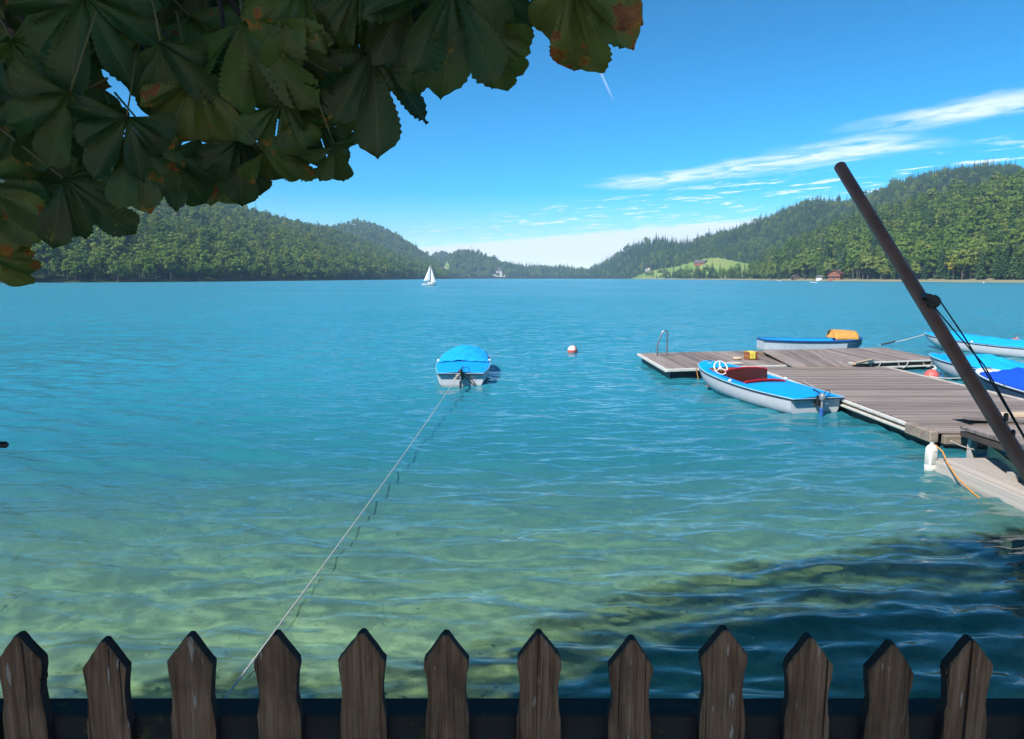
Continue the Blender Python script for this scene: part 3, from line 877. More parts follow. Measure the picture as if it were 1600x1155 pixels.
# ================================================================== WOOD
def wood_mat(name, c1, c2, c3, grain=(1.0, 14.0, 14.0), rough=0.85, bump=0.002, knots=False, rnd=0.35):
    def b(t, out):
        oc = t.n('ShaderNodeTexCoord').outputs['Object']
        rd = t.n('ShaderNodeObjectInfo').outputs['Random']
        off_ = t.comb(t.m('MULTIPLY', rd, 37.0), t.m('MULTIPLY', rd, 91.0), 0.0)
        v = t.vm('ADD', t.mapping(oc, scale=grain), off_)
        n1 = t.noise(v, 1.0, 6, 0.65, 0.6)
        n2 = t.noise(t.vm('ADD', t.mapping(oc, scale=(grain[0] * 0.7, grain[1] * 0.12, grain[2] * 0.12)), off_), 1.0, 4, 0.6)
        n3 = t.noise(t.vm('ADD', t.mapping(oc, scale=(grain[0] * 2.2, grain[1] * 4, grain[2] * 4)), off_), 1.0, 3, 0.6)
        f = t.m('ADD', t.m('MULTIPLY', n1, 0.6), t.m('MULTIPLY', n3, 0.4))
        c = t.ramp(f, [(0.30, c1), (0.5, c2), (0.72, c3)])
        c = t.mix(t.m('MULTIPLY', t.ss(n2, 0.45, 0.75), 0.5), c, tuple(v_ * 0.6 for v_ in c2))
        hv = t.n('ShaderNodeHueSaturation', i={'Color': c, 'Value': t.m('ADD', 1.0 - rnd / 2, t.m('MULTIPLY', rd, rnd))}).outputs[0]
        bp = t.n('ShaderNodeBump', i={'Height': f, 'Strength': 0.7, 'Distance': bump}).outputs[0]
        surf(t, out, pbsdf(t, Base_Color=hv, Roughness=rough, Normal=bp, Specular_IOR_Level=0.25))
    return mat(name, b)
M_DECK = wood_mat('weathered_deck', (0.11, 0.085, 0.075), (0.265, 0.215, 0.19), (0.46, 0.39, 0.345), (2.4, 4.0, 4.0), bump=0.004, rnd=0.6)
M_PALEWOOD = wood_mat('pale_weathered_wood', (0.30, 0.265, 0.235), (0.46, 0.41, 0.365), (0.60, 0.55, 0.50), (1.2, 6.0, 6.0), bump=0.004)
M_BEAM = wood_mat('beam_wood', (0.12, 0.095, 0.075), (0.26, 0.205, 0.16), (0.44, 0.38, 0.31), (1.5, 8.0, 8.0), bump=0.004)
M_TAN = wood_mat('new_board', (0.45, 0.32, 0.20), (0.56, 0.42, 0.28), (0.64, 0.50, 0.35), (1.2, 6.0, 6.0))
M_FLOAT = plain('black_float', (0.012, 0.013, 0.016), 0.45)
M_RAIL = plain('pale_edge_rail', (0.66, 0.62, 0.55), 0.55, var=0.12)
M_STEEL = plain('brushed_steel', (0.42, 0.40, 0.38), 0.32, metal=0.9)
M_ROPE = plain('pale_rope', (0.55, 0.51, 0.45), 0.9, var=0.25, scale=60)
M_DROPE = plain('dark_rope', (0.05, 0.05, 0.055), 0.9, var=0.3, scale=60)
M_OROPE = plain('orange_rope', (0.60, 0.26, 0.06), 0.8, var=0.2, scale=40)
M_GREENB = plain('faded_green_paint', (0.36, 0.46, 0.27), 0.7, var=0.15, scale=3)
UNIT = MB().box((-0.5, -0.5, -0.5), (0.5, 0.5, 0.5)).mesh('plank', M_DECK)
UNITP = MB().box((-0.5, -0.5, -0.5), (0.5, 0.5, 0.5)).mesh('plank', M_PALEWOOD)
def plank(parent, a, b, width, z, th=0.042, mesh=UNIT, name='plank', tilt=0.0):
    a, b = Vector(a), Vector(b)
    d = b - a
    o = bpy.data.objects.new(name, mesh)
    za, zb = (a.z, b.z) if len(a) > 2 and (a.z or b.z) else (0, 0)
    o.location = ((a.x + b.x) / 2, (a.y + b.y) / 2, z + (za + zb) / 2)
    o.rotation_euler = (tilt, -math.atan2(zb - za, math.hypot(d.x, d.y)), math.atan2(d.y, d.x))
    o.scale = (d.length, width, th)
    return link(o, parent)
def beam(mb, a, b, w, h, z):
    a, b = Vector(a), Vector(b)
    d = (b - a); L = d.length
    M = Matrix.Translation((a.x, a.y, z)) @ Matrix.Rotation(math.atan2(d.y, d.x), 4, 'Z')
    mb.box((0, -w / 2, -h), (L, w / 2, 0), M=M, bev=min(w, h) * 0.12)
    return mb
prng = random.Random(3)
DZ = 0.32
# ---- far platform
FL, FR, BR, BL = Vector((4.64, 20.8, 0)), Vector((14.2, 23.35, 0)), Vector((14.35, 27.3, 0)), Vector((4.6, 25.2, 0))
tp = empty('swimming_platform', (0, 0, 0), 0, 'far weathered wooden swimming platform with white rim and ladder rail', 'platform')
N = 66
for k in range(N):
    t0 = (k + 0.5) / N
    f, b = FL.lerp(FR, t0), BL.lerp(BR, t0)
    plank(tp, f, b, (FR - FL).length / N * 0.93, DZ - 0.021 + prng.uniform(-0.003, 0.003))
mb = MB()
beam(mb, FL + Vector((-0.03, -0.06, 0)), FL.lerp(FR, 0.66) + Vector((0, -0.06, 0)), 0.09, 0.085, DZ - 0.0)
beam(mb, BL + Vector((-0.06, 0, 0)), FL + Vector((-0.06, -0.1, 0)), 0.09, 0.085, DZ - 0.003)
mb.build('white_rim', M_RAIL, tp)
mb = MB()
beam(mb, FL.lerp(FR, 0.69) + Vector((0, -0.08, 0)), FR + Vector((0.05, -0.08, 0)), 0.07, 0.05, DZ + 0.0)
beam(mb, FL.lerp(FR, 0.69) + Vector((0, -0.08, 0)), FR + Vector((0.05, -0.08, 0)), 0.07, 0.05, DZ - 0.17)
mb.build('double_rail', M_RAIL, tp)
mb = MB()
inn = lambda p, c: c + (p - c) * 0.985
c_ = (FL + FR + BR + BL) / 4
q = [inn(v, c_) for v in (FL, FR, BR, BL)]
mb.add([(v.x, v.y, -0.12) for v in q] + [(v.x, v.y, DZ - 0.05) for v in q], [(3, 2, 1, 0), (4, 5, 6, 7), (0, 1, 5, 4), (1, 2, 6, 5), (2, 3, 7, 6), (3, 0, 4, 7)])
mb.build('float', M_FLOAT, tp)
mb = MB()
beam(mb, BR + Vector((0.05, 0, 0)), FR + Vector((0.05, 0, 0)), 0.1, 0.1, DZ + 0.004)
mb.build('end_board', M_BEAM, tp)
for p in (FR + Vector((-0.15, -0.16, 0)),):
    mb = MB(); mb.tube([(p.x, p.y, -0.5), (p.x, p.y, DZ + 0.2)], 0.05, 10); mb.build('mooring_post', M_RAIL, tp)
# ladder hand rail
lx, ly = 5.06, 24.25
lad = empty('ladder_handrail', (lx, ly, DZ), 0, 'bent steel ladder handrail on corner of the far platform', 'handrail')
mb = MB(); mb.tube([(0.30, 0, -0.02), (0.30, 0, 0.80), (0.285, 0, 0.855), (0.24, 0, 0.875), (0.17, 0, 0.875), (0.125, 0, 0.85), (-0.02, 0, 0.42), (-0.035, 0, 0.36), (-0.035, 0, -0.02)], 0.026, 10)
smooth_angle(mb.build('rail_tube', M_STEEL, lad), 60)
for x in (0.30, -0.035):
    mb = MB(); mb.lathe([(0.05, 0.0), (0.05, 0.012), (0.03, 0.016)], 14, Matrix.Translation((x, 0, 0))); mb.build('foot_plate', M_STEEL, lad)
# ---- walkway
WX0, WX1, WY0, WY1 = 7.46, 11.30, 12.2, 21.25
wk = empty('walkway_pontoon', (0, 0, 0), 0, 'wide weathered plank walkway pontoon running out from the right', 'pontoon')
N = 64
for k in range(N):
    y = WY0 + (k + 0.5) * (WY1 - WY0) / N
    plank(wk, (WX0 + prng.uniform(-0.012, 0.012), y, 0), (WX1 + prng.uniform(-0.012, 0.012), y, 0), (WY1 - WY0) / N * 0.94, DZ - 0.021 + prng.uniform(-0.004, 0.004))
mb = MB()
beam(mb, (WX0 - 0.05, 12.95, 0), (WX0 - 0.05, WY1, 0), 0.07, 0.055, DZ - 0.012)
beam(mb, (WX0 - 0.06, 12.95, 0), (WX0 - 0.06, WY1, 0), 0.07, 0.045, DZ - 0.125)
mb.build('double_rail', M_RAIL, wk)
mb = MB(); beam(mb, (WX0 - 0.02, 12.95, 0), (WX0 - 0.02, WY1, 0), 0.04, 0.18, DZ - 0.03); mb.build('side_board', M_BEAM, wk)
mb = MB(); beam(mb, (WX0 - 0.04, 12.12, 0), (WX0 - 0.04, 12.93, 0), 0.16, 0.21, DZ + 0.012); mb.build('end_beam', M_BEAM, wk)
mb = MB(); beam(mb, (WX0 + 0.1, 12.10, 0), (WX1, 12.10, 0), 0.12, 0.16, DZ - 0.05); mb.build('cross_beam', M_BEAM, wk)
mb = MB(); beam(mb, (WX1 + 0.04, WY0, 0), (WX1 + 0.04, WY1, 0), 0.12, 0.09, DZ + 0.02); mb.build('kerb_board', M_PALEWOOD, wk)
mb = MB(); mb.box((WX0 + 0.05, WY0 + 0.15, -0.15), (WX1 - 0.05, WY1 - 0.05, DZ - 0.05)); mb.build('float', M_FLOAT, wk)
# ---- linking ramp between the two
rp = empty('link_ramp', (0, 0, 0), 0, 'sloping plank ramp lying between walkway and far platform', 'ramp')
for k in range(14):
    t0 = (k + 0.5) / 14
    a = Vector((8.45, 21.0, DZ + 0.035)).lerp(Vector((10.25, 21.0, DZ + 0.035)), t0); b = Vector((8.7, 24.4, DZ + 0.16)).lerp(Vector((10.9, 24.4, DZ + 0.16)), t0)
    plank(rp, a, b, 0.135, 0, 0.04)
mb = MB(); beam(mb, (10.45, 21.4, 0), (11.6, 22.55, 0), 0.12, 0.06, DZ + 0.10); mb.build('new_board', M_TAN, rp)
mb = MB(); beam(mb, (8.4, 24.35, 0), (11.0, 24.35, 0), 0.1, 0.13, DZ + 0.13); beam(mb, (8.42, 20.95, 0), (10.3, 20.95, 0), 0.1, 0.035, DZ + 0.032); mb.build('bearer', M_BEAM, rp)
# ---- hatch boards and a new board at the near end
hb = empty('hatch_board', (0, 0, 0), 0, 'raised hatch boards with a dark gap on near end of walkway', 'hatch')
for k in range(3):
    plank(hb, (8.35, 12.75 + k * 0.17, DZ + 0.12 - 0.00), (9.5, 12.85 + k * 0.17, DZ + 0.04), 0.16, 0, 0.035)
mb = MB(); mb.box((8.5, 12.72, DZ + 0.001), (9.4, 13.15, DZ + 0.02)); mb.build('bearer', M_BEAM, hb)
nb = empty('loose_board', (0, 0, 0), 0, 'light tan new board lying on the walkway at the right edge', 'board')
plank(nb, (9.35, 13.55, 0), (11.2, 13.75, 0), 0.34, DZ + 0.024, 0.04, MB().box((-0.5, -0.5, -0.5), (0.5, 0.5, 0.5)).mesh('board', M_TAN), 'board')
# ---- gangway to the shore
gw = empty('gangway', (0, 0, 0), 0, 'grey plank gangway on a faded green beam at the right edge', 'gangway')
GA, GB = G(1500, 668, 0.44), G(1600, 728, 0.62)
gd = (GB - GA); gd = Vector((gd.x, gd.y, 0)).normalized()
gn = Vector((-gd.y, gd.x, 0))
if gn.x < 0: gn = -gn
GE = GA + gd * 7.0; GE.z = 1.30
N = 40
for k in range(N):
    t0 = (k + 0.5) / N
    a = GA.lerp(GE, t0); b = a + gn * 1.6
    o = plank(gw, (a.x, a.y, 0), (b.x, b.y, 0), 7.0 / N * 0.95, a.z, 0.045)
mb = MB()
for w_, off_ in ((0.08, 0.05), (0.08, 1.5)):
    M0, M1 = GA + gn * off_, GE + gn * off_
    mb.tube([M0 + Vector((0, 0, -0.10)), M1 + Vector((0, 0, -0.10))], 0.06, 4)
mb.build('stringer', M_DARKWOOD, gw)
for k in range(2):
    c = GA + gd * (0.35 + k * 2.2) + gn * 0.12
    mb = MB(); mb.box((c.x - 0.05, c.y - 0.05, -0.9), (c.x + 0.05, c.y + 0.05, c.z - 0.12)); mb.build('post', M_PALEWOOD, gw)
c0, c1 = GA + gd * 0.55 + gn * 0.32, GA + gd * 4.0 + gn * 0.32
mb = MB(); beam(mb, (c0.x, c0.y, 0), (c1.x, c1.y, 0), 0.06, 0.2, 0.30); mb.build('green_beam', M_GREENB, gw)
# ---- low landing float in front of it
f0, f1, b0 = G(1462, 716, 0.2), G(1600, 774, 0.2), G(1470, 692, 0.2)
fd = (f1 - f0); fd = Vector((fd.x, fd.y, 0)).normalized(); fn = Vector((-fd.y, fd.x, 0))
if fn.x < 0: fn = -fn
lf = empty('landing_float', (0, 0, 0), 0, 'low pale plank landing float at the lower right', 'float')
for k in range(6):
    a = f0 + fn * (0.085 + 0.168 * k) + fd * prng.uniform(0, 0.03); b = a + fd * 5.0
    plank(lf, (a.x, a.y, 0), (b.x, b.y, 0), 0.162, 0.2 - 0.02 + prng.uniform(-0.003, 0.003), 0.04, UNITP)
a = f0 - fn * 0.02; b = a + fd * 5.0
o = plank(lf, (a.x, a.y, 0), (b.x, b.y, 0), 0.04, 0.095, 0.16, UNITP, 'side_plank')
o = plank(lf, (a.x, a.y, 0), (b.x, b.y, 0), 0.036, -0.06, 0.14, UNITP, 'side_plank')
a = f0 - fd * 0.03; b = a + fn * 1.0
plank(lf, (a.x, a.y, 0), (b.x, b.y, 0), 0.04, 0.05, 0.28, UNITP, 'end_plank')
mb = MB(); cc = f0 + fd * 2.5 + fn * 0.5
Mx = Matrix.Translation((cc.x, cc.y, 0)) @ Matrix.Rotation(math.atan2(fd.y, fd.x), 4, 'Z')
mb.box((-2.45, -0.45, -0.14), (2.45, 0.45, 0.155), M=Mx); mb.build('hull_box', M_FLOAT, lf)
# white plastic fender hanging on its corner
M_PLAST = plain('white_plastic', (0.74, 0.72, 0.66), 0.45, var=0.06)
M_MARK = plain('grey_print', (0.16, 0.17, 0.22), 0.6)
fp = G(1453, 736, 0.0)
fe = empty('plastic_fender', (fp.x, fp.y, 0), math.atan2(fn.y, fn.x) * 0 + 0.25, 'white plastic canister fender hanging at corner of the landing float', 'fender')
mb = MB()
def rrect(hx, hy, r_, z):
    out = []
    for cx_, cy_, a0 in ((hx - r_, hy - r_, 0), (-hx + r_, hy - r_, 90), (-hx + r_, -hy + r_, 180), (hx - r_, -hy + r_, 270)):
        for k in range(4):
            a = R(a0 + 30 * k); out.append((cx_ + r_ * math.cos(a), cy_ + r_ * math.sin(a), z))
    return out
rings = [rrect(*q) for q in ((0.06, 0.05, 0.03, -0.03), (0.073, 0.062, 0.03, -0.01), (0.075, 0.064, 0.03, 0.1), (0.071, 0.06, 0.03, 0.105), (0.075, 0.064, 0.03, 0.11), (0.075, 0.064, 0.03, 0.34), (0.066, 0.055, 0.03, 0.385), (0.042, 0.036, 0.02, 0.415), (0.024, 0.024, 0.012, 0.425), (0.024, 0.024, 0.012, 0.455))]
n_ = len(rings[0])
mb.add([p for r_ in rings for p in r_], [(k * n_ + j, k * n_ + (j + 1) % n_, (k + 1) * n_ + (j + 1) % n_, (k + 1) * n_ + j) for k in range(len(rings) - 1) for j in range(n_)] + [tuple(range((len(rings) - 1) * n_, len(rings) * n_))])
smooth_angle(mb.build('canister', M_PLAST, fe), 40)
for z in (0.31, 0.20, 0.03):
    mb = MB(); mb.box((0.0, -0.0655, z), (0.06, -0.063, z + 0.009)); mb.build('printed_mark', M_MARK, fe)
tp0, tp1 = Vector((fp.x + 0.05, fp.y + 0.0, 0.42)), G(1520, 770, 0.0)
mb = MB(); mb.tube([tp0, tp0 + Vector((0.05, -0.12, -0.08)), tp0.lerp(tp1, 0.3) + Vector((0, -0.05, -0.06)), tp0.lerp(tp1, 0.6) + Vector((0, 0, -0.07)), tp1 + Vector((0, 0, 0.0)), G(1560, 800, -0.06), G(1600, 830, -0.15)], 0.011, 6)
o = smooth_angle(mb.build('orange_rope', M_OROPE), 60); tag(o, 'orange rope trailing from the white canister fender into the water', 'rope')
a, b = Vector((f0.x + 0.5, f0.y + 0.45, DZ + 0.05)), GA + Vector((0.45, -0.55, -0.22))
mb = MB(); mb.tube(catenary(a, b, 0.10, 12), 0.012, 6); o = mb.build('mooring_loop', M_ROPE); tag(o, 'pale rope loop hanging between walkway end and gangway', 'rope')

# ================================================================== BOATS
M_BLUE = plain('azure_paint', (0.0, 0.36, 0.88), 0.5, var=0.04, scale=2.0)
M_COVER = plain('azure_canvas', (0.0, 0.38, 0.88), 0.75, var=0.08, scale=3.0, bump=0.004)
M_ROYAL = plain('royal_blue_canvas', (0.0, 0.075, 0.62), 0.75, var=0.08, scale=3.0, bump=0.004)
def b_hull(t, out):
    oc = t.n('ShaderNodeTexCoord').outputs['Object']
    z = t.n('ShaderNodeSeparateXYZ', oc).outputs[2]
    n1 = t.noise(t.mapping(oc, scale=(14, 14, 1.6)), 1.0, 5, 0.65)
    n2 = t.noise(oc, 3.0, 5, 0.6)
    c = t.mix(t.m('MULTIPLY', t.ss(n1, 0.5, 0.8), 0.45), (0.48, 0.49, 0.51), (0.36, 0.37, 0.39))
    c = t.mix(t.m('MULTIPLY', t.ss(n2, 0.45, 0.7), 0.3), c, (0.66, 0.67, 0.68))
    c = t.mix(t.m('MULTIPLY', t.m('SUBTRACT', 1.0, t.ss(t.m('ADD', z, t.m('MULTIPLY', n2, 0.05)), 0.02, 0.09)), 0.7), c, (0.20, 0.21, 0.17))
    surf(t, out, pbsdf(t, Base_Color=c, Roughness=0.5, Coat_Weight=0.05))
M_HULL = mat('worn_grey_hull', b_hull)
M_WHULL = plain('white_hull', (0.76, 0.74, 0.70), 0.4, var=0.06, scale=2)
M_NAVY = plain('navy_hull', (0.035, 0.075, 0.13), 0.35, var=0.15, scale=2, coat=0.2)
M_TRIM = plain('pale_blue_trim', (0.35, 0.55, 0.68), 0.5)
M_DTRIM = plain('dark_rubber', (0.03, 0.03, 0.032), 0.6)
M_RED = plain('red_vinyl', (0.42, 0.012, 0.022), 0.45, var=0.1)
M_MAROON = plain('maroon_panel', (0.085, 0.02, 0.014), 0.45, var=0.15)
M_VARN = plain('varnished_wood', (0.42, 0.17, 0.05), 0.3, var=0.25, scale=8, coat=0.3)
M_WPAINT = plain('white_enamel', (0.80, 0.78, 0.74), 0.35, var=0.04)
M_MOTOR = plain('motor_grey', (0.30, 0.31, 0.33), 0.4, metal=0.3)
M_MBLUE = plain('motor_blue', (0.03, 0.13, 0.42), 0.35)
M_MBLACK = plain('motor_black', (0.018, 0.018, 0.02), 0.4)
M_ORANGE = plain('orange_canvas', (0.62, 0.30, 0.07), 0.8, var=0.12, scale=4, bump=0.003)
def boat_lines(L=4.8, B=0.80, zs=0.38, zb=0.65, zk=-0.12, n0=3.4, n1=1.7):
    def hb_(s):
        s = max(0.0, min(1.0, s))
        if s > 0.42:
            return max(B * max(0.0, 1 - ((s - 0.42) / 0.58) ** 3.0) ** 0.62, 0.012)
        return B * (1 - 0.21 * ((0.42 - s) / 0.42) ** 2)
    def zd(s): return zs + (zb - zs) * max(s, 0) ** 2.2
    def zkeel(s): return zk if s < 0.6 else zk + (zd(s) * 0.8 - zk) * ((s - 0.6) / 0.4) ** 2.6
    def nn(s): return n0 + (n1 - n0) * max(0, (s - 0.3) / 0.7) ** 1.2
    def pt(s, th, sg):
        n = nn(s); b = hb_(s)
        return (sg * b * math.sin(th) ** (2 / n), s * L, zd(s) - (zd(s) - zkeel(s)) * max(math.cos(th), 0) ** (2 / n))
    return L, hb_, zd, pt
def text_mesh(parent, txt, size, material, M, name='lettering'):
    cu = bpy.data.curves.new(name, 'FONT'); cu.body = txt; cu.size = size; cu.extrude = 0.001; cu.align_x = 'CENTER'
    to = bpy.data.objects.new(name + '_src', cu); COL.objects.link(to)
    dg = bpy.context.evaluated_depsgraph_get()
    me = bpy.data.meshes.new_from_object(to.evaluated_get(dg))
    bpy.data.objects.remove(to); bpy.data.curves.remove(cu)
    me.transform(M); me.materials.clear(); me.materials.append(material)
    o = bpy.data.objects.new(name, me)
    return link(o, parent)
def torus_pts(r_, n, M):
    return [M @ Vector((r_ * math.cos(2 * math.pi * k / n), r_ * math.sin(2 * math.pi * k / n), 0)) for k in range(n)]
def outboard(root, body, leg, x=0.0, dz=0.0):
    e = empty('outboard_motor', (x, -0.14, 0.30 + dz)); e.parent = root
    for k_ in ('label', 'category', 'group'):
        if k_ in e: del e[k_]
    mb = MB(); mb.box((-0.075, -0.02, -0.1), (0.075, 0.09, 0.13), bev=0.012); mb.build('clamp_bracket', M_MBLACK, e)
    mb = MB(); mb.box((-0.055, -0.13, 0.03), (0.055, -0.01, 0.20), bev=0.025); smooth_angle(mb.build('motor_head', body, e), 50)
    mb = MB(); mb.tube([(0, -0.07, 0.05), (0, -0.07, -0.62)], 0.024, 10); smooth_angle(mb.build('shaft', M_MOTOR, e), 50)
    mb = MB(); mb.box((-0.028, -0.10, -0.42), (0.028, -0.03, -0.13), bev=0.01); mb.build('leg_fairing', leg, e)
    mb = MB(); mb.tube([(0, -0.06, 0.16), (0.03, 0.12, 0.2), (0.05, 0.3, 0.22)], [0.018, 0.016, 0.02], 8); smooth_angle(mb.build('tiller', M_MBLACK, e), 50)
    mb = MB(); mb.tube([(0.05, -0.04, 0.15), (0.10, -0.05, 0.24), (0.2, -0.03, 0.25), (0.26, 0.02, 0.17), (0.24, 0.1, 0.1)], 0.009, 6); smooth_angle(mb.build('cable', M_MBLACK, e), 50)
    return e
ST = [0, .03, .07, .12, .18, .24, .30, .36, .38, .44, .50, .56, .62, .68, .74, .80, .84, .88, .915, .94, .96, .975, .99, 1.0]
def boat(name, label, loc, heading, style, hullm=None, deckm=None, coverm=None, lines=None, group='motor boats by the jetty', motor=True, open_=False, cov=(0.40, 0.93), peak=0.16, ridge=None):
    L, hb_, zd, pt = lines or boat_lines()
    root = empty(name, loc, heading, label, 'boat', group)
    hullm = hullm or M_HULL; deckm = deckm or M_BLUE
    TH = [k / 14 * math.pi / 2 for k in range(15)]
    mb = MB()
    rows = []
    for s in ST:
        rows.append([pt(s, th, -1) for th in reversed(TH)] + [pt(s, th, 1) for th in TH[1:]])
    mb.grid(rows)
    mb.add(rows[0], [tuple(range(len(rows[0])))])
    hull = smooth_angle(mb.build('hull', hullm, root), 50)
    # deck
    VV = [-1, -.95, -.88, -.74, -.5, -.25, 0, .25, .5, .74, .88, .95, 1]
    SD = [-.022] + ST
    def dk(s, v, lift=0.0):
        b = hb_(s) + 0.015
        return (v * b, s * L, zd(s) + 0.05 * (1 - v * v) * min(1, b / 0.5) + lift)
    V_, F_d = [], []
    for s in SD:
        for v in VV: V_.append(dk(s, v))
    m = len(VV)
    for i in range(len(SD) - 1):
        for j in range(m - 1):
            if open_ and 0.379 < (SD[i] + SD[i + 1]) / 2 < 0.80 and abs((VV[j] + VV[j + 1]) / 2) < 0.74:
                continue
            F_d.append((i * m + j, i * m + j + 1, (i + 1) * m + j + 1, (i + 1) * m + j))
    mb = MB(); mb.add(V_, F_d)
    deck = mb.build('deck', deckm, root, smooth=True)
    sm = deck.modifiers.new('thickness', 'SOLIDIFY'); sm.thickness = 0.022; sm.offset = -1
    # rubbing strakes round the edge
    edge_ = [Vector(dk(s, -1)) for s in SD] + [Vector(dk(s, 1)) for s in reversed(SD)]
    mb = MB(); mb.tube([p + Vector((0, 0, -0.006)) for p in edge_], 0.013, 6, closed=True); smooth_angle(mb.build('deck_edge', M_TRIM, root), 60)
    mb = MB(); mb.tube([p + Vector((0, 0, -0.034)) for p in edge_], 0.012, 6, closed=True); smooth_angle(mb.build('rubbing_strake', M_DTRIM, root), 60)
    for s, sg in ((0.46, -1), (0.46, 1)):
        p = dk(s, sg * 0.97)
        mb = MB(); mb.lathe([(0.03, 0), (0.045, 0.02), (0.045, 0.05), (0.025, 0.07)], 12, Matrix.Translation(p)); smooth_angle(mb.build('deck_fitting', M_WPAINT, root), 60)
    p = dk(0.95, 0)
    mb = MB(); mb.box((-0.02, p[1] - 0.08, p[2]), (0.02, p[1] + 0.08, p[2] + 0.045), bev=0.008); mb.build('bow_cleat', M_STEEL, root)
    if open_:
        mb = MB()
        so = [s for s in ST if 0.379 <= s <= 0.801]
        for sg in (-1, 1):
            mb.grid([[dk(s, sg * 0.74, 0.012) for s in so], [(dk(s, sg * 0.74)[0], s * L, 0.10) for s in so]])
        w0, w1 = dk(0.80, 0.74)[0], dk(0.38, 0.74)[0]
        mb.build('cockpit_side', M_BLUE, root)
        mb = MB()
        for s, w_ in ((0.80, w0), (0.38, w1)):
            mb.grid([[(-w_, s * L, 0.10), (w_, s * L, 0.10)], [(-w_, s * L, zd(s) + 0.02), (w_, s * L, zd(s) + 0.02)]])
        mb.build('bulkhead', M_VARN, root)
        nb_ = 9
        for k in range(nb_):
            x0 = -0.56 + 1.12 * k / nb_
            mb = MB(); mb.box((x0 + 0.004, 0.385 * L, 0.085), (x0 + 1.12 / nb_ - 0.004, 0.795 * L, 0.105)); mb.build('floor_board', M_VARN, root)
        # two bench seats with red backs
        for s, top, nm in ((0.565, 0.20, 'front'), (0.40, 0.035, 'rear')):
            w_ = dk(s, 0.73)[0]; y = s * L
            mb = MB()
            arc = [(x, zd(s) + top + 0.05 * (1 - (x / w_) ** 2) - (0.03 if abs(x) > w_ * 0.97 else 0)) for x in [w_ * k / 10 for k in range(-10, 11)]]
            mb.extrude([(-w_, 0.11), (w_, 0.11)] + [(x, z) for x, z in reversed(arc)], y - 0.02, y + 0.02)
            bk = mb.build('backrest', M_MAROON, root)
            mb = MB(); mb.tube([(x, y, z) for x, z in arc], 0.026, 8); smooth_angle(mb.build('padded_rim', M_RED, bk), 60)
            mb = MB(); mb.extrude([(-w_ + .02, 0.36), (w_ - .02, 0.36)] + [(x * 0.97, z - 0.03) for x, z in reversed(arc)], y + 0.022, y + 0.06); mb.build('back_cushion', M_RED, bk)
            mb = MB(); mb.box((-w_ + 0.01, y + 0.04, 0.24), (w_ - 0.01, y + 0.46, 0.35), bev=0.03); smooth_angle(mb.build('seat_cushion', M_RED, root), 50)
            mb = MB(); mb.box((-w_ + 0.03, y + 0.06, 0.106), (w_ - 0.03, y + 0.42, 0.24)); mb.build('seat_box', M_BLUE, root)
        # dashboard with wheel
        w_ = dk(0.775, 0.72)[0]
        mb = MB(); mb.box((-w_, 0.755 * L, 0.33), (w_, 0.757 * L + 0.04, zd(0.77) - 0.005)); db = mb.build('dashboard', M_VARN, root)
        mb = MB(); mb.box((0.0, 0.755 * L - 0.006, 0.40), (0.2, 0.755 * L, 0.50)); mb.build('notice_plate', M_WPAINT, db)
        mb = MB(); mb.box((-0.12, 0.755 * L - 0.03, 0.38), (-0.04, 0.755 * L - 0.001, 0.5), bev=0.01); mb.build('control_box', M_RED, db)
        Mw = Matrix.Translation((-0.30, 0.725 * L, zd(0.73) + 0.10)) @ Matrix.Rotation(R(62), 4, 'X')
        sw = empty('steering_wheel'); sw.parent = root
        for k_ in ('label', 'category', 'group'):
            if k_ in sw: del sw[k_]
        mb = MB(); mb.tube(torus_pts(0.19, 28, Mw), 0.019, 8, closed=True); smooth_angle(mb.build('wheel_rim', M_WPAINT, sw), 80)
        for k in range(3):
            a = R(90 + 120 * k); mb = MB(); mb.tube([Mw @ Vector((0, 0, -0.03)), Mw @ Vector((0.18 * math.cos(a), 0.18 * math.sin(a), 0))], [0.02, 0.015], 6); mb.build('spoke', M_WPAINT, sw)
        mb = MB(); mb.lathe([(0.045, -0.05), (0.045, -0.01), (0.02, 0.005)], 14, Mw); smooth_angle(mb.build('hub', M_WPAINT, sw), 50)
        mb = MB(); mb.tube([Mw @ Vector((0, 0, -0.04)), Mw @ Vector((0, 0, -0.28))], 0.02, 8); mb.build('column', M_MBLACK, sw)
    elif coverm is not None:
        s0, s1 = cov
        g = np.random.default_rng(len(label))
        ph = g.random(8) * 6.28
        nsx, nvx = 46, 25
        P = []
        for i in range(nsx):
            s = s0 + (s1 - s0) * i / (nsx - 1)
            row = []
            for j in range(nvx):
                v = -1 + 2 * j / (nvx - 1)
                t = (s - s0) / (s1 - s0)
                env = min(1, t / 0.12) * min(1, (1 - t) / 0.15)
                env = env * env * (3 - 2 * env)
                hgt = peak * (1 - abs(v) ** 1.7) * env
                if ridge:
                    hgt += ridge[1] * max(0, 1 - abs(t - ridge[0]) / 0.28) * max(0, 1 - abs(v) * 1.15)
                wr_ = 0.014 * math.sin(9 * t + 5 * v + ph[0]) + 0.018 * math.sin(21 * t - 7 * v + ph[1]) + 0.014 * abs(math.sin(13 * v + 6 * t + ph[2]))
                wr_ += 0.006 * math.sin(34 * v + 11 * math.sin(5 * t + ph[3])) * (1 - env * 0.4)
                vv = v * 0.965
                se = s + 0.006 * math.sin(16 * v + ph[4]) * (1 if i in (0, nsx - 1) else 0)
                p = dk(se, vv, 0.012 + hgt + abs(wr_) * (1 if abs(v) < 0.99 else 0.2))
                row.append(p)
            P.append(row)
        mb = MB(); mb.grid(P)
        cv = mb.build('cover', coverm, root, smooth=True)
        so_ = cv.modifiers.new('thickness', 'SOLIDIFY'); so_.thickness = 0.006; so_.offset = 1
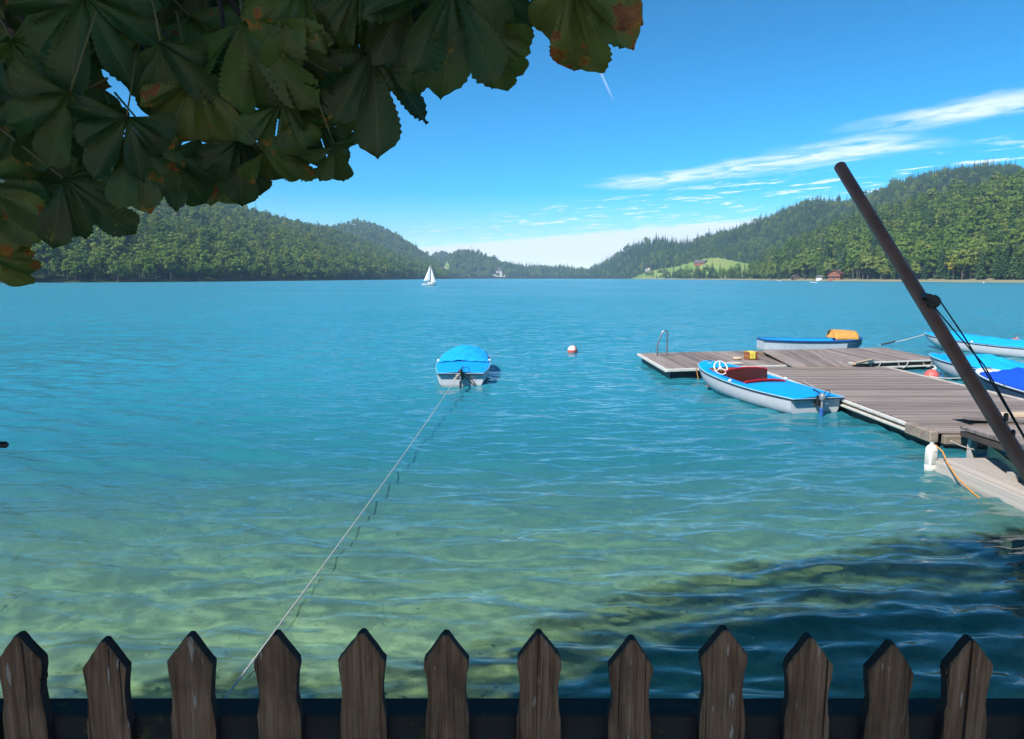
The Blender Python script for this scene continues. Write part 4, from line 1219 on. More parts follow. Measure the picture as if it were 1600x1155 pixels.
        for t, sg in ((0.0, -0.8), (0.0, -0.4), (0.0, 0.0), (0.0, 0.45), (0.0, 0.85), (0.35, -0.985), (0.35, 0.985), (0.7, -0.985), (0.7, 0.985)):
            p = dk(s0 + (s1 - s0) * t, sg, 0.015)
            mb = MB(); mb.tube([(p[0] - 0.05, p[1] - 0.02, p[2]), (p[0], p[1] - 0.03, p[2] + 0.012), (p[0] + 0.05, p[1] - 0.02, p[2])], 0.009, 5); mb.build('lashing', M_DROPE, cv)
    if motor:
        outboard(root, M_MOTOR if open_ else M_MBLACK, M_MBLUE if open_ else M_MBLACK)
    return root
# moored boat, stern to the viewer
A = boat('moored_motor_boat', 'grey motor boat under azure cover moored alone in open water', (-1.43, 19.5, 0), R(1.5), 'cov', coverm=M_COVER, cov=(0.40, 0.955), peak=0.085, group='azure motor boats')
Mt = Matrix.Translation((-0.37, -0.006, 0.205)) @ Matrix.Rotation(R(90), 4, 'X')
text_mesh(A, 'LISA', 0.10, M_WPAINT, Mt)
# striped ropes on its stern
mb = MB(); mb.tube([(0.14, -0.03, 0.36), (0.32, -0.06, 0.18), (0.42, -0.03, 0.02)], 0.014, 6); mb.tube([(0.02, -0.06, 0.34), (0.22, -0.07, 0.18), (0.4, -0.05, 0.01)], 0.014, 6); mb.build('stern_line', M_DROPE, A)
B = boat('open_motor_boat', 'open grey motor boat with red seats and white wheel at the walkway', (6.74, 15.42, 0), R(14.3), 'open', open_=True, group='azure motor boats')
D_ = boat('covered_motor_boat', 'farther azure covered motor boat at the right edge', (20.0, 26.4, 0), R(23), 'cov', coverm=M_COVER, cov=(0.02, 0.93), peak=0.14, motor=False, group='azure motor boats')
E_ = boat('covered_motor_boat', 'azure covered motor boat with peaked cover beside the platform end', (14.75, 17.6, 0), R(18), 'cov', coverm=M_COVER, cov=(0.02, 0.80), peak=0.10, motor=False, ridge=(0.72, 0.16), group='azure motor boats', hullm=M_HULL)
F__ = boat('navy_boat', 'navy boat under royal blue cover along the walkway at the right edge', (12.55, 13.6, 0), R(2), 'cov', hullm=M_NAVY, deckm=M_WHULL, coverm=M_ROYAL, cov=(0.02, 0.86), peak=0.16, motor=False, group=None, ridge=(0.7, 0.12))
# white printed name on the bow of the open boat
def deck_z(x, s):
    L_, h_, z_, _ = boat_lines(); b_ = h_(s) + 0.015
    return z_(s) + 0.05 * (1 - (x / b_) ** 2) * min(1, b_ / 0.5)
for x_, s_, w_ in ((-0.13, 0.905, 0.13), (0.05, 0.90, 0.04), (0.16, 0.895, 0.03)):
    z_ = deck_z(x_, s_)
    mb = MB(); mb.box((x_ - w_ / 2, s_ * 4.8 - 0.022, z_ - 0.004), (x_ + w_ / 2, s_ * 4.8 + 0.022, z_ + 0.004)); mb.build('name_mark', M_WPAINT, B)
mb = MB()
for k, st in enumerate((((-.55, .30), (-.54, .20)), ((-.50, .20), (-.47, .32), (-.44, .20), (-.41, .32), (-.40, .21)), ((-.33, .28), (-.36, .22), (-.32, .20), (-.29, .23)), ((-.27, .22), (-.22, .33), (-.24, .21)), ((-.17, .20), (-.13, .33), (-.15, .27), (-.11, .28)))):
    mb.tube([(x, -0.004, z) for x, z in st], 0.006, 5)
mb.build('lettering', M_HULL, B)
# ---- ropes and fenders
mb = MB(); r0 = Vector((-1.45, 19.2, 0.40)); r1 = G(345, 1099, 0.06); dirr = (r1 - r0)
pts_ = catenary(r0, r1 + dirr * 0.02, 0.07, 40)
mb.tube(pts_, 0.0066, 6); o = smooth_angle(mb.build('mooring_rope', M_ROPE), 60); tag(o, 'thin pale mooring rope from moored boat to the near quay', 'rope')
mb = MB()
for k in range(26):
    t0 = k / 26
    a = r0.lerp(r1, 0.004 + 0.06 * t0) + Vector((0.02 * math.sin(k * 2.4), -0.03, 0.02 * math.cos(k * 2.4)))
    mb.tube([a + Vector((-0.03, 0, -0.012)), a + Vector((0.03, 0, 0.012))], 0.014, 6, mi=k % 2)
o = mb.build('rope_whipping', [M_DROPE, M_ROPE]); tag(o, 'knotted black and white rope end at stern of the moored boat', 'rope')
def buoy(name, loc, r_, label, group=None, cap=None, low=M_WPAINT, top=None, ring=True):
    e = empty(name, loc, 0, label, 'buoy', group)
    pr = lambda a0, a1, n: [(r_ * math.cos(R(a0 + (a1 - a0) * k / n)), r_ * math.sin(R(a0 + (a1 - a0) * k / n))) for k in range(n + 1)]
    mb = MB(); mb.lathe([(max(q[0], 0.004), q[1] + r_ * 0.45) for q in pr(-90, 8, 10)], 20); smooth_angle(mb.build('lower_half', low, e), 60)
    mb = MB(); mb.lathe([(max(q[0], 0.004), q[1] + r_ * 0.45) for q in pr(8.3, 90, 10)], 20); smooth_angle(mb.build('upper_half', top or M_WPAINT, e), 60)
    if ring:
        mb = MB(); mb.tube([Matrix.Translation((0, 0, r_ * 1.45 + r_ * 0.25)) @ Matrix.Rotation(R(90), 4, 'X') @ Vector((r_ * 0.24 * math.cos(a), r_ * 0.24 * math.sin(a), 0)) for a in [2 * math.pi * k / 12 for k in range(12)]], r_ * 0.06, 6, closed=True); mb.build('ring', M_STEEL, e)
    return e
M_BRED = plain('faded_red_plastic', (0.62, 0.12, 0.10), 0.5, var=0.15, scale=8)
def b_buoy(t, out):
    oc = t.n('ShaderNodeTexCoord').outputs['Object']
    s_ = t.n('ShaderNodeSeparateXYZ', oc)
    n = t.noise(oc, 9.0, 5, 0.65)
    f = t.ss(t.m('ADD', s_.outputs[0], t.m('MULTIPLY', t.m('SUBTRACT', n, 0.5), 0.16)), 0.06, 0.11)
    surf(t, out, pbsdf(t, Base_Color=t.mix(f, (0.74, 0.68, 0.62), (0.66, 0.13, 0.10)), Roughness=0.5))
M_B2 = mat('half_faded_buoy', b_buoy)
buoy('mooring_buoy', (2.45, 28.4, 0), 0.20, 'white and faded red mooring buoy floating right of the moored boat', None, None, M_BRED, M_B2)
p = G(1445, 590, 0.1); buoy('pink_buoy', (p.x + 0.25, p.y + 0.1, 0.02), 0.21, 'pink buoy floating beside the walkway under the pale boat bow', None, None, M_BRED, M_BRED)
p = AT(1588, 524, 31); buoy('pink_buoy', (p.x, p.y, 0.0), 0.26, 'pink buoy behind the farther azure covered boat', None, None, M_BRED, M_BRED)
# blue fender on the navy boat
M_FBLUE = plain('dark_blue_fender', (0.01, 0.02, 0.16), 0.35)
fe2 = empty('blue_fender', (11.72, 16.9, 0.12), 0, 'small dark blue ball fender hanging from the navy boat', 'fender')
mb = MB(); mb.lathe([(0.01, -0.13), (0.07, -0.11), (0.115, -0.03), (0.11, 0.04), (0.06, 0.11), (0.025, 0.15)], 18); smooth_angle(mb.build('ball', M_FBLUE, fe2), 60)
mb = MB(); mb.tube([(0, 0, 0.14), (0.01, 0.0, 0.25), (0.06, 0, 0.38)], 0.012, 6); mb.build('lanyard', M_ROPE, fe2)
# bow lines
def rope(a, b, sag, r_, m, label, name='bow_line', n=16):
    mb = MB(); mb.tube(catenary(a, b, sag, n), r_, 6); o = smooth_angle(mb.build(name, m), 60); return tag(o, label, 'rope')
bowE = E_.matrix_basis @ Vector((0, 4.7, 0.6)); bowD = D_.matrix_basis @ Vector((0, 4.7, 0.6)); bowF = F__.matrix_basis @ Vector((0, 4.6, 0.55))
rope(bowE, (FR.x - 0.15, FR.y - 0.16, DZ + 0.15), 0.12, 0.013, M_ROPE, 'pale bow line from peaked cover boat to the platform post')
rope(bowD, Vector(bowD) + Vector((-1.6, 1.2, -0.65)), 0.05, 0.016, M_ROPE, 'bow line of the farther azure boat slanting into the water')
a = Vector(bowD).lerp(Vector(bowD) + Vector((-1.6, 1.2, -0.65)), 0.62)
rope(a, a + Vector((-0.45, 0.34, -0.18)), 0.02, 0.04, M_DROPE, 'thick dark knot of rope on the farther boat bow line', 'rope_knot', 6)
rope(bowF, (WX1 + 0.05, 19.0, DZ + 0.03), 0.1, 0.016, M_ROPE, 'pale bow line from navy boat to the walkway kerb')
rope((WX1 + 0.05, 18.2, DZ + 0.03), Vector(bowE) + Vector((-0.1, -0.8, -0.5)), 0.08, 0.02, M_DROPE, 'dark striped rope from walkway kerb to peaked cover boat')
rope((7.6, 18.2, DZ + 0.02), B.matrix_basis @ Vector((0.72, 1.0, 0.44)), 0.02, 0.012, M_ROPE, 'pale stern line from open boat onto the walkway', 'stern_line')
for k, (tt_, lb) in enumerate(((0.74, 'first pale rope loop hanging from front rail of far platform'), (0.85, 'middle pale rope loop hanging from front rail of far platform'), (0.95, 'last pale rope loop hanging from front rail near platform post'))):
    p = FL.lerp(FR, tt_) + Vector((0, -0.14, 0))
    rope((p.x - 0.2, p.y, DZ + 0.02), (p.x + 0.22, p.y + 0.05, DZ + 0.02), 0.26, 0.013, M_ROPE, lb, 'rope_loop')
p = FL.lerp(FR, 0.09)
rope((p.x, p.y - 0.12, DZ + 0.03), (p.x + 0.1, p.y - 0.14, -0.1), -0.01, 0.014, M_OROPE, 'orange rope hanging from left end of the far platform', 'orange_rope')
for k in range(2):
    c = Vector((FL.lerp(FR, 0.19 + 0.05 * k).x, FL.y + 0.9 + 0.2 * k, DZ + 0.012))
    mb = MB(); mb.tube([c + Vector(((0.10 + 0.004 * j) * math.cos(j * 0.55) * 1.5, (0.10 + 0.004 * j) * math.sin(j * 0.55), 0.010 + 0.0009 * j)) for j in range(34)], 0.012, 5)
    o = mb.build('rope_coil', M_DROPE if k == 0 else M_ROPE); tag(o, ['dark rope coil lying on left part of far platform', 'pale rope coil lying beside the dark one on far platform'][k], 'rope')
# towel thrown over a crate
M_TOWEL = plain('yellow_towel', (0.72, 0.55, 0.08), 0.95, var=0.15, scale=14, bump=0.004)
cr = G(1172, 562, DZ); 
tw = empty('wooden_crate', (cr.x, cr.y, DZ), 0.3, 'small brown crate on far platform under the yellow towel', 'crate')
for k in range(3):
    mb = MB(); mb.box((-0.16, -0.14, 0.01 + 0.085 * k), (0.22, 0.14, 0.085 + 0.085 * k), bev=0.006); mb.build('slat', M_VARN if k % 2 else M_BROWN, tw)
P = []
for i in range(19):
    v = -1 + 2 * i / 18
    row = []
    for j in range(13):
        x = -0.13 + 0.23 * j / 12
        fold = 0.014 * math.sin(j * 1.7) + 0.01 * math.sin(j * 2.9 + 1)
        if abs(v) < 0.45: p = (x, v / 0.45 * 0.145, 0.268 + 0.006 * math.sin(j * 1.3))
        else:
            q = (abs(v) - 0.45) / 0.55
            p = (x + 0.02 * q * math.sin(j), math.copysign(0.150 + 0.012 * q + abs(fold) * q, v), 0.262 - 0.235 * q + 0.01 * math.sin(j * 2.1))
        row.append(p)
    P.append(row)
mb = MB(); mb.grid(P); o = mb.build('yellow_towel', M_TOWEL, None, smooth=True, loc=(cr.x, cr.y, DZ), rot=(0, 0, 0.3)); tag(o, 'yellow towel draped over the crate on far platform', 'towel')
s_ = o.modifiers.new('thickness', 'SOLIDIFY'); s_.thickness = 0.008; s_.offset = 1
mb = MB(); mb.box((-0.26, -0.1, 0), (0.02, 0.1, 0.09), bev=0.03); o = smooth_angle(mb.build('tan_bag', M_TAN, None, loc=(cr.x - 0.32, cr.y - 0.05, DZ + 0.002)), 60); tag(o, 'small tan bundle lying left of the yellow towel', 'bag')

# ---- blue rowing punt with a canopy
cl = G(1190, 541, 0.15)
pu_ = empty('rowing_punt', (cl.x + 0.05, cl.y + 0.3, 0), R(-1.5), 'long navy rowing punt with orange canopy behind the far platform', 'boat')
PL = 4.25
def punt(s, sg):
    b = 0.62 * min(1, 0.75 + s * 1.2) * (1 if s < 0.72 else math.sqrt(max(0.0, 1 - ((s - 0.72) / 0.28) ** 2.2)) * 0.97 + 0.03)
    zt = 0.44 - 0.05 * math.sin(min(s, 1) * 3.14) + (0.05 * ((s - 0.7) / 0.3) ** 2 if s > 0.7 else 0)
    zb_ = -0.08 + (0.34 * ((s - 0.72) / 0.28) ** 2 if s > 0.72 else 0)
    return b * sg, s * PL, zt, zb_
SS = [0, .08, .18, .3, .45, .6, .72, .8, .86, .91, .95, .98, 1.0]
mb = MB(); rows = []
for s in SS:
    b, x, zt, zb_ = punt(s, 1)
    zm = zb_ + (zt - zb_) * 0.55
    rows.append([(x, b, zt), (x, b * 0.96, zm), (x, b * 0.85, zb_), (x, -b * 0.85, zb_), (x, -b * 0.96, zm), (x, -b, zt)])
mb.grid(rows); mb.add(rows[0], [(0, 1, 2, 3, 4, 5)])
mb.build('hull', M_NAVY, pu_)
mb = MB()
mb.grid([[(x * 1.0, y * 0.93, z) for x, y, z in (r_[0], r_[2], r_[3], r_[5])] for r_ in [[(p[0], p[1], max(p[2], 0.06)) for p in rr_] for rr_ in rows]])
mb.build('inner_skin', M_BLUE, pu_)
mb = MB()
for sg in (-1, 1):
    mb.tube([(punt(s, sg)[1], punt(s, sg)[0], punt(s, sg)[2]) for s in SS], 0.03, 6)
mb.tube([(0, -0.46, 0.44), (0, 0.46, 0.44)], 0.03, 6)
mb.build('gunwale', M_MBLUE, pu_)
mb = MB(); mb.box((-0.012, -0.44, -0.05), (-0.002, 0.44, 0.36)); mb.build('pale_transom', M_HULL, pu_)
for sg in (-1,):
    mb = MB(); mb.grid([[(punt(s, sg)[1], punt(s, sg)[0] * 0.985 - 0.012, punt(s, sg)[2] - 0.12) for s in SS[:8]], [(punt(s, sg)[1], punt(s, sg)[0] * 0.9 - 0.012, 0.0) for s in SS[:8]]]); mb.build('grey_side_panel', M_HULL, pu_)
for x in (1.2, 2.3):
    mb = MB(); mb.box((x, -0.56, 0.26), (x + 0.26, 0.56, 0.30)); mb.build('thwart', M_TRIM, pu_)
P = []
for i in range(13):
    t0 = i / 12; x = 2.95 + 1.0 * t0
    P.append([(x + 0.05 * math.cos(a), 0.62 * math.cos(a) * (1 - 0.12 * t0), 0.44 + (0.40 - 0.06 * t0 * t0) * math.sin(a)) for a in [math.pi * k / 14 for k in range(15)]])
mb = MB(); mb.grid(P); cnp = mb.build('canopy', M_ORANGE, pu_, smooth=True)
s_ = cnp.modifiers.new('thickness', 'SOLIDIFY'); s_.thickness = 0.012
mb = MB(); mb.grid([[(2.95, -0.60, 0.52), (2.98, -0.3, 0.80), (2.97, 0.1, 0.84)], [(2.72, -0.62, 0.54), (2.74, -0.42, 0.62), (2.8, -0.2, 0.70)], [(2.56, -0.60, 0.56), (2.56, -0.55, 0.58), (2.58, -0.5, 0.6)]]); cf = mb.build('canopy_flap', M_ORANGE, pu_, smooth=True)
s_ = cf.modifiers.new('thickness', 'SOLIDIFY'); s_.thickness = 0.01

# ---- sailing boat in mid lake
sp0 = AT(671, 446, 285)
sb = empty('sailing_boat', (sp0.x, 285, 0), R(-84), 'white sailing boat with two sails in the middle of the lake', 'boat')
SL, hb2, zd2, pt2 = boat_lines(6.0, 1.05, 0.75, 0.95, -0.25, 2.6, 1.7)
mb = MB(); TH = [k / 8 * math.pi / 2 for k in range(9)]
rows = [[pt2(s, th, -1) for th in reversed(TH)] + [pt2(s, th, 1) for th in TH[1:]] for s in ST]
rows = [[(x, y - 3.0, z) for x, y, z in r_] for r_ in rows]
mb.grid(rows); mb.add(rows[0], [tuple(range(len(rows[0])))]); smooth_angle(mb.build('hull', M_WHULL, sb), 50)
mb = MB(); mb.grid([[r_[0], r_[-1]] for r_ in rows]); mb.build('deck', M_WHULL, sb)
mb = MB(); mb.box((-0.55, -0.8, 0.8), (0.55, 1.4, 1.25), bev=0.12); mb.build('cabin', M_WHULL, sb)
mb = MB(); mb.tube([(0, 0.6, 0.7), (0, 0.55, 8.4)], [0.07, 0.045], 8); mb.build('mast', M_STEEL, sb)
mb = MB(); mb.tube([(0, 0.55, 1.65), (0.25, -2.3, 1.6)], 0.05, 6); mb.build('boom', M_STEEL, sb)
M_SAIL = plain('sail_cloth', (0.84, 0.82, 0.78), 0.8, var=0.03)
def sail(a, b, c, belly):       # head, tack, clew
    a, b, c = Vector(a), Vector(b), Vector(c); n = 12; P = []
    for i in range(n + 1):
        t0 = i / n; l, r_ = a.lerp(b, t0), a.lerp(c, t0)
        P.append([l.lerp(r_, j / 8) + Vector((belly * math.sin(math.pi * j / 8) * t0, 0, 0)) for j in range(9)])
    return P
for nm, args in (('mainsail', ((0, 0.5, 8.25), (0, 0.5, 1.75), (0.25, -2.3, 1.7), 0.25)), ('jib', ((0, 0.75, 7.3), (0, 2.9, 1.0), (0.3, 0.7, 1.35), 0.3))):
    mb = MB(); mb.grid(sail(*args)); o = mb.build(nm, M_SAIL, sb, smooth=True); s_ = o.modifiers.new('thickness', 'SOLIDIFY'); s_.thickness = 0.02
mb = MB(); mb.tube([(0, 0.55, 8.3), (0, 2.95, 0.95)], 0.02, 5); mb.build('forestay', M_STEEL, sb)
# ---- small craft far off
def dinghy(px, py, d, L, hd, label, canvas=None):
    p = AT(px, py, d)
    e = empty('small_boat', (p.x, d, 0), hd, label, 'boat', 'small boats far off on the lake')
    L_, h_, z_, pt_ = boat_lines(L, L * 0.17, 0.45, 0.7, -0.2, 2.8, 1.7)
    mb = MB(); rows = [[pt_(s, th, -1) for th in reversed(TH)] + [pt_(s, th, 1) for th in TH[1:]] for s in ST[::2] + [1.0]]
    mb.grid(rows); mb.add(rows[0], [tuple(range(len(rows[0])))]); mb.build('hull', M_WHULL, e)
    mb = MB(); mb.grid([[r_[0], r_[-1]] for r_ in rows]); mb.build('deck', canvas or M_WHULL, e)
    mb = MB(); mb.box((-L * 0.1, L * 0.42, 0.45), (L * 0.1, L * 0.6, 1.05), bev=0.1); mb.build('windscreen', M_MBLACK, e)
    return e
dinghy(1277, 442, 455, 4.6, R(70), 'small white motor boat off the chalet shore')
dinghy(1568, 438, 530, 4.5, R(-80), 'small white boat moored before the right shore strip')
dinghy(1220, 439, 700, 4.0, R(40), 'small blue decked boat close to the boathouse', M_BLUE)
p = AT(1537, 441, 420); buoy('far_buoy', (p.x, 420, 0), 0.45, 'small pale buoy far off before the right shore strip', None, None, M_BRED, M_WPAINT)

# ================================================================== TERRACE AND FENCE
TZ0 = 1.35
M_STONE = plain('quay_stone', (0.30, 0.28, 0.25), 0.9, var=0.3, scale=3, bump=0.01)
M_GRAVEL = plain('terrace_gravel', (0.46, 0.41, 0.34), 0.95, var=0.3, scale=30, bump=0.01)
mb = MB(); mb.box((-30, -22, -0.9), (30, 1.50, TZ0)); o = mb.build('terrace', M_GRAVEL); tag(o, 'gravel terrace behind the fence', 'terrace', kind='structure')
mb = MB(); mb.box((-30, 1.504, -1.4), (30, 1.74, TZ0 - 0.06)); o = mb.build('quay_wall', M_STONE); tag(o, 'stone quay wall below the fence', 'wall', kind='structure')
def b_picket(t, out):
    oc = t.n('ShaderNodeTexCoord').outputs['Object']
    rd = t.n('ShaderNodeObjectInfo').outputs['Random']
    of = t.comb(t.m('MULTIPLY', rd, 31.0), t.m('MULTIPLY', rd, 17.0), t.m('MULTIPLY', rd, 53.0))
    v = t.vm('ADD', t.mapping(oc, scale=(70, 30, 3.2)), of)
    n1 = t.noise(v, 1.0, 5, 0.65, 0.5)
    n2 = t.noise(t.vm('ADD', t.mapping(oc, scale=(230, 60, 9)), of), 1.0, 3, 0.6)
    n3 = t.noise(t.vm('ADD', t.mapping(oc, scale=(9, 9, 5)), of), 1.0, 4, 0.6)
    n4 = t.noise(t.vm('ADD', t.mapping(oc, scale=(85, 40, 14)), of), 1.0, 2, 0.5)
    f = t.m('ADD', t.m('MULTIPLY', n1, 0.6), t.m('MULTIPLY', n2, 0.4))
    c = t.ramp(f, [(0.30, (0.06, 0.024, 0.011)), (0.47, (0.225, 0.115, 0.060)), (0.62, (0.355, 0.200, 0.116)), (0.8, (0.50, 0.325, 0.21))])
    c = t.mix(t.m('MULTIPLY', t.ss(n3, 0.45, 0.72), 0.6), c, (0.055, 0.035, 0.024))
    c = t.mix(t.m('MULTIPLY', t.ss(n4, 0.66, 0.72), 0.8), c, (0.50, 0.40, 0.32))
    n5 = t.noise(t.vm('ADD', t.mapping(oc, scale=(150, 40, 1.3)), of), 1.0, 3, 0.6, 0.3)
    crk = t.m('SUBTRACT', 1.0, t.ss(n5, 0.33, 0.39))
    c = t.mix(t.m('MULTIPLY', crk, 0.9), c, (0.012, 0.008, 0.006))
    f = t.m('SUBTRACT', f, t.m('MULTIPLY', crk, 0.6))
    n6 = t.noise(t.vm('ADD', t.mapping(oc, scale=(22, 22, 16)), of), 1.0, 5, 0.7)
    c = t.mix(t.m('MULTIPLY', t.ss(n6, 0.66, 0.72), 0.55), c, (0.20, 0.21, 0.13))
    bp = t.n('ShaderNodeBump', i={'Height': f, 'Strength': 0.9, 'Distance': 0.006}).outputs[0]
    surf(t, out, pbsdf(t, Base_Color=c, Roughness=0.85, Normal=bp, Specular_IOR_Level=0.25))
M_PICK = mat('brown_picket_wood', b_picket)
M_ENDG = plain('dark_end_grain', (0.018, 0.014, 0.012), 0.9, var=0.4, scale=60, bump=0.002)
def b_rail(t, out):
    oc = t.n('ShaderNodeTexCoord').outputs['Object']
    n1 = t.noise(t.mapping(oc, scale=(3, 40, 40)), 1.0, 5, 0.6)
    n2 = t.noise(oc, 14.0, 5, 0.65)
    c = t.mix(n1, (0.012, 0.010, 0.009), (0.045, 0.038, 0.032))
    c = t.mix(t.m('MULTIPLY', t.ss(n2, 0.60, 0.72), 0.7), c, (0.10, 0.095, 0.03))
    surf(t, out, pbsdf(t, Base_Color=c, Roughness=0.9))
M_FRAIL = mat('mossy_rail_wood', b_rail)
FY = 1.30
fence = empty('picket_fence', (0, FY, TZ0), 0, 'dark brown pointed picket fence across the foreground', 'fence')
TOPS = [(30, 990, 35, 37), (163, 998, 37, 36), (297, 990, 36, 35), (431, 988, 35, 35), (565, 986, 34, 34), (697, 988, 35, 34), (843, 987, 33, 33), (986, 996, 34, 33), (1131, 981, 35, 36), (1266, 993, 37, 37), (1392, 1003, 37, 36), (1515, 996, 37, 37)]
xs_extra = [-1.07, -1.17, -1.27, -1.37, -1.47]
grng = random.Random(11)
def picket(x, ztop, w, thick=0.024):
    h = ztop - TZ0 - 0.05
    j = lambda a: grng.uniform(-a, a)
    tipx = j(0.003)
    half_r = [(w, -0.055 + j(0.004)), (w * 1.0, -0.068), (w * 0.93, -0.088 + j(0.004)), (w * 0.86, -0.115), (w * 0.87, -0.135), (w * 0.93, -0.155 + j(0.006)), (w * 0.985, -0.172), (w, -0.20)]
    half_l = [(-w, -0.055 + j(0.004)), (-w * 1.0, -0.068), (-w * 0.93, -0.088 + j(0.004)), (-w * 0.86, -0.115), (-w * 0.87, -0.135), (-w * 0.93, -0.155 + j(0.006)), (-w * 0.985, -0.172), (-w, -0.20)]
    def dens_(a, b, n, am):
        return [(a[0] + (b[0] - a[0]) * k / n + j(am), a[1] + (b[1] - a[1]) * k / n + j(am)) for k in range(1, n)]
    out = [(tipx - 0.004, -0.0005), (tipx + 0.004, -0.0005)]
    out += dens_(out[-1], half_r[0], 6, 0.0009) + [(a + j(0.0012), b) for a, b in half_r] + dens_(half_r[-1], (w, -h), 12, 0.001) + [(w, -h), (-w, -h)]
    out += dens_((-w, -h), half_l[-1], 12, 0.001) + [(a + j(0.0012), b) for a, b in reversed(half_l)] + dens_(half_l[0], out[0], 6, 0.0009)
    n = len(out)
    cx = 0.0
    ins = []
    for k in range(n):      # chamfered arris on the front face
        p0, p1, p2 = out[k - 1], out[k], out[(k + 1) % n]
        dx, dz = p2[0] - p0[0], p2[1] - p0[1]; l = math.hypot(dx, dz) or 1
        ins.append((p1[0] - dz / l * 0.003 * -1, p1[1] + dx / l * 0.003 * -1))
    mb = MB()
    vs_ = [(a, -thick / 2, b) for a, b in ins] + [(a, -thick / 2 + 0.003, b) for a, b in out] + [(a, thick / 2, b) for a, b in out]
    fs_ = [tuple(range(n - 1, -1, -1))]
    mb.add(vs_, fs_, 0)
    base = 0
    for ring, mi in ((0, 0), (n, 1)):
        for k in range(n):
            mb.f.append((ring + k, ring + (k + 1) % n, ring + n + (k + 1) % n, ring + n + k)); mb.mi.append(mi)
    mb.f.append(tuple(range(2 * n, 3 * n))); mb.mi.append(0)
    o = mb.build('picket', [M_PICK, M_ENDG], fence, loc=(x, 0, ztop - TZ0), rot=(0, R(j(0.5)), 0))
    mb2 = MB()
    for zz in (-0.235, -0.70):
        mb2.lathe([(0.004, 0), (0.004, 0.0015), (0.0015, 0.0025)], 8, Matrix.Translation((j(0.006), -thick / 2 - 0.0005, zz)) @ Matrix.Rotation(R(90), 4, 'X'))
    mb2.build('nail', M_ENDG, o)
    return o
for px, py, lft, rgt in TOPS:
    p = AT(px, py, FY)
    picket(p.x, p.z, 0.0435 + grng.uniform(-0.0022, 0.0022))
for x in xs_extra + [1.075, 1.17, 1.26, 1.35]:
    picket(x, 2.31 + grng.uniform(-0.01, 0.01), 0.043)
zr = AT(800, 1103, FY + 0.045).z - TZ0
for z1, nm in ((zr, 'rail'), (0.35, 'rail')):
    mb = MB(); mb.box((-1.52, 0.014, z1 - 0.10), (1.40, 0.075, z1), bev=0.004); mb.build(nm, M_FRAIL, fence)
for x in (-1.50, 1.36):
    mb = MB(); mb.box((x - 0.045, 0.078, -0.06), (x + 0.045, 0.165, 0.84), bev=0.006); mb.build('post', M_FRAIL, fence)
# the little peg on the first picket
p = AT(70, 1056, FY)
mb = MB(); mb.box((p.x - 0.012, -0.004, p.z - TZ0 - 0.006), (p.x + 0.004, 0.006, p.z - TZ0 + 0.006), bev=0.002); mb.build('peg', M_ENDG, fence)

# ---- leaning brown pole with a block and cord
M_BRONZE = plain('brown_metal', (0.40, 0.16, 0.095), 0.42, metal=0.1, var=0.2, scale=12)
p0, p1 = AT(1311, 258, 2.6), AT(1604, 735, 1.9)
pd = (p0 - p1).normalized()
foot = p1 - pd * ((p1.z - TZ0) / pd.z)
pole = empty('leaning_pole', foot, 0, 'brown metal pole leaning across the right side with a small block', 'pole')
L_p = (p0 - foot).length
mb = MB(); rt = 0.0205
mb.tube([pd * -0.0, pd * (L_p - 0.006), pd * L_p], [rt, rt, rt - 0.004], 28, caps=False)
n_ = 28
top = pd * L_p
mb.tube([pd * L_p, pd * (L_p - 0.12)], [rt - 0.005, rt - 0.005], 28, caps=True)
smooth_angle(mb.build('tube', M_BRONZE, pole), 40)
mb = MB(); mb.lathe([(0.20, 0.0), (0.20, 0.05), (0.16, 0.075), (0.05, 0.10)], 24, Matrix.Translation((0, 0, 0.001))); smooth_angle(mb.build('foot', M_STONE, pole), 40)
bp_ = AT(1449, 467, 2.18); bl_ = bp_ - foot
e = empty('block', bl_); e.parent = pole
for k_ in ('label', 'category', 'group'):
    if k_ in e: del e[k_]
side = pd.cross(Vector((0, 1, 0))).normalized()
Mb = Matrix.Translation((0.010, 0, 0)) @ Matrix.Rotation(R(28), 4, 'Y')
mb = MB(); mb.lathe([(0.006, -0.010), (0.019, -0.009), (0.021, -0.004), (0.013, 0.0), (0.021, 0.004), (0.019, 0.009), (0.006, 0.010)], 18, Mb @ Matrix.Translation((0.012, 0, -0.004)) @ Matrix.Rotation(R(90), 4, 'X')); smooth_angle(mb.build('sheave', M_MBLACK, e), 40)
mb = MB(); mb.box((-0.018, -0.013, -0.010), (0.020, -0.0105, 0.010), M=Mb, bev=0.001); mb.box((-0.018, 0.0105, -0.010), (0.020, 0.013, 0.010), M=Mb, bev=0.001); mb.box((-0.024, -0.013, -0.007), (-0.017, 0.013, 0.007), M=Mb); mb.build('cheek', M_MBLACK, e)
b_hi = bl_ + Vector((0.035, 0, 0.0)); b_lo = AT(1545, 590, 2.03) - foot
b_hi2 = bl_ + Vector((0.012, 0, -0.012))
q1 = AT(1535, 570, 2.03) - foot
low = foot + pd * 1.0 - foot + Vector((0.03, 0, 0))
mb = MB(); mb.tube([b_hi + Vector((-0.012, 0, 0.012)), b_hi, b_hi.lerp(b_lo, 0.5) + Vector((0.004, 0, 0)), b_lo, low], 0.0022, 6); mb.tube([b_hi2, b_hi2.lerp(q1, 0.5), q1 + Vector((0.004, 0, 0)), low + Vector((-0.004, 0.004, 0))], 0.0022, 6); smooth_angle(mb.build('cord', M_MBLACK, pole), 60)
for q in ((1572, 652), (1583, 678)):
    c = AT(q[0] + 0, q[1], 1.95) - foot
    mb = MB(); mb.lathe([(0.003, -0.012), (0.006, -0.008), (0.006, 0.008), (0.003, 0.012)], 8, Matrix.Translation(c)); mb.build('cleat', M_MBLACK, pole)

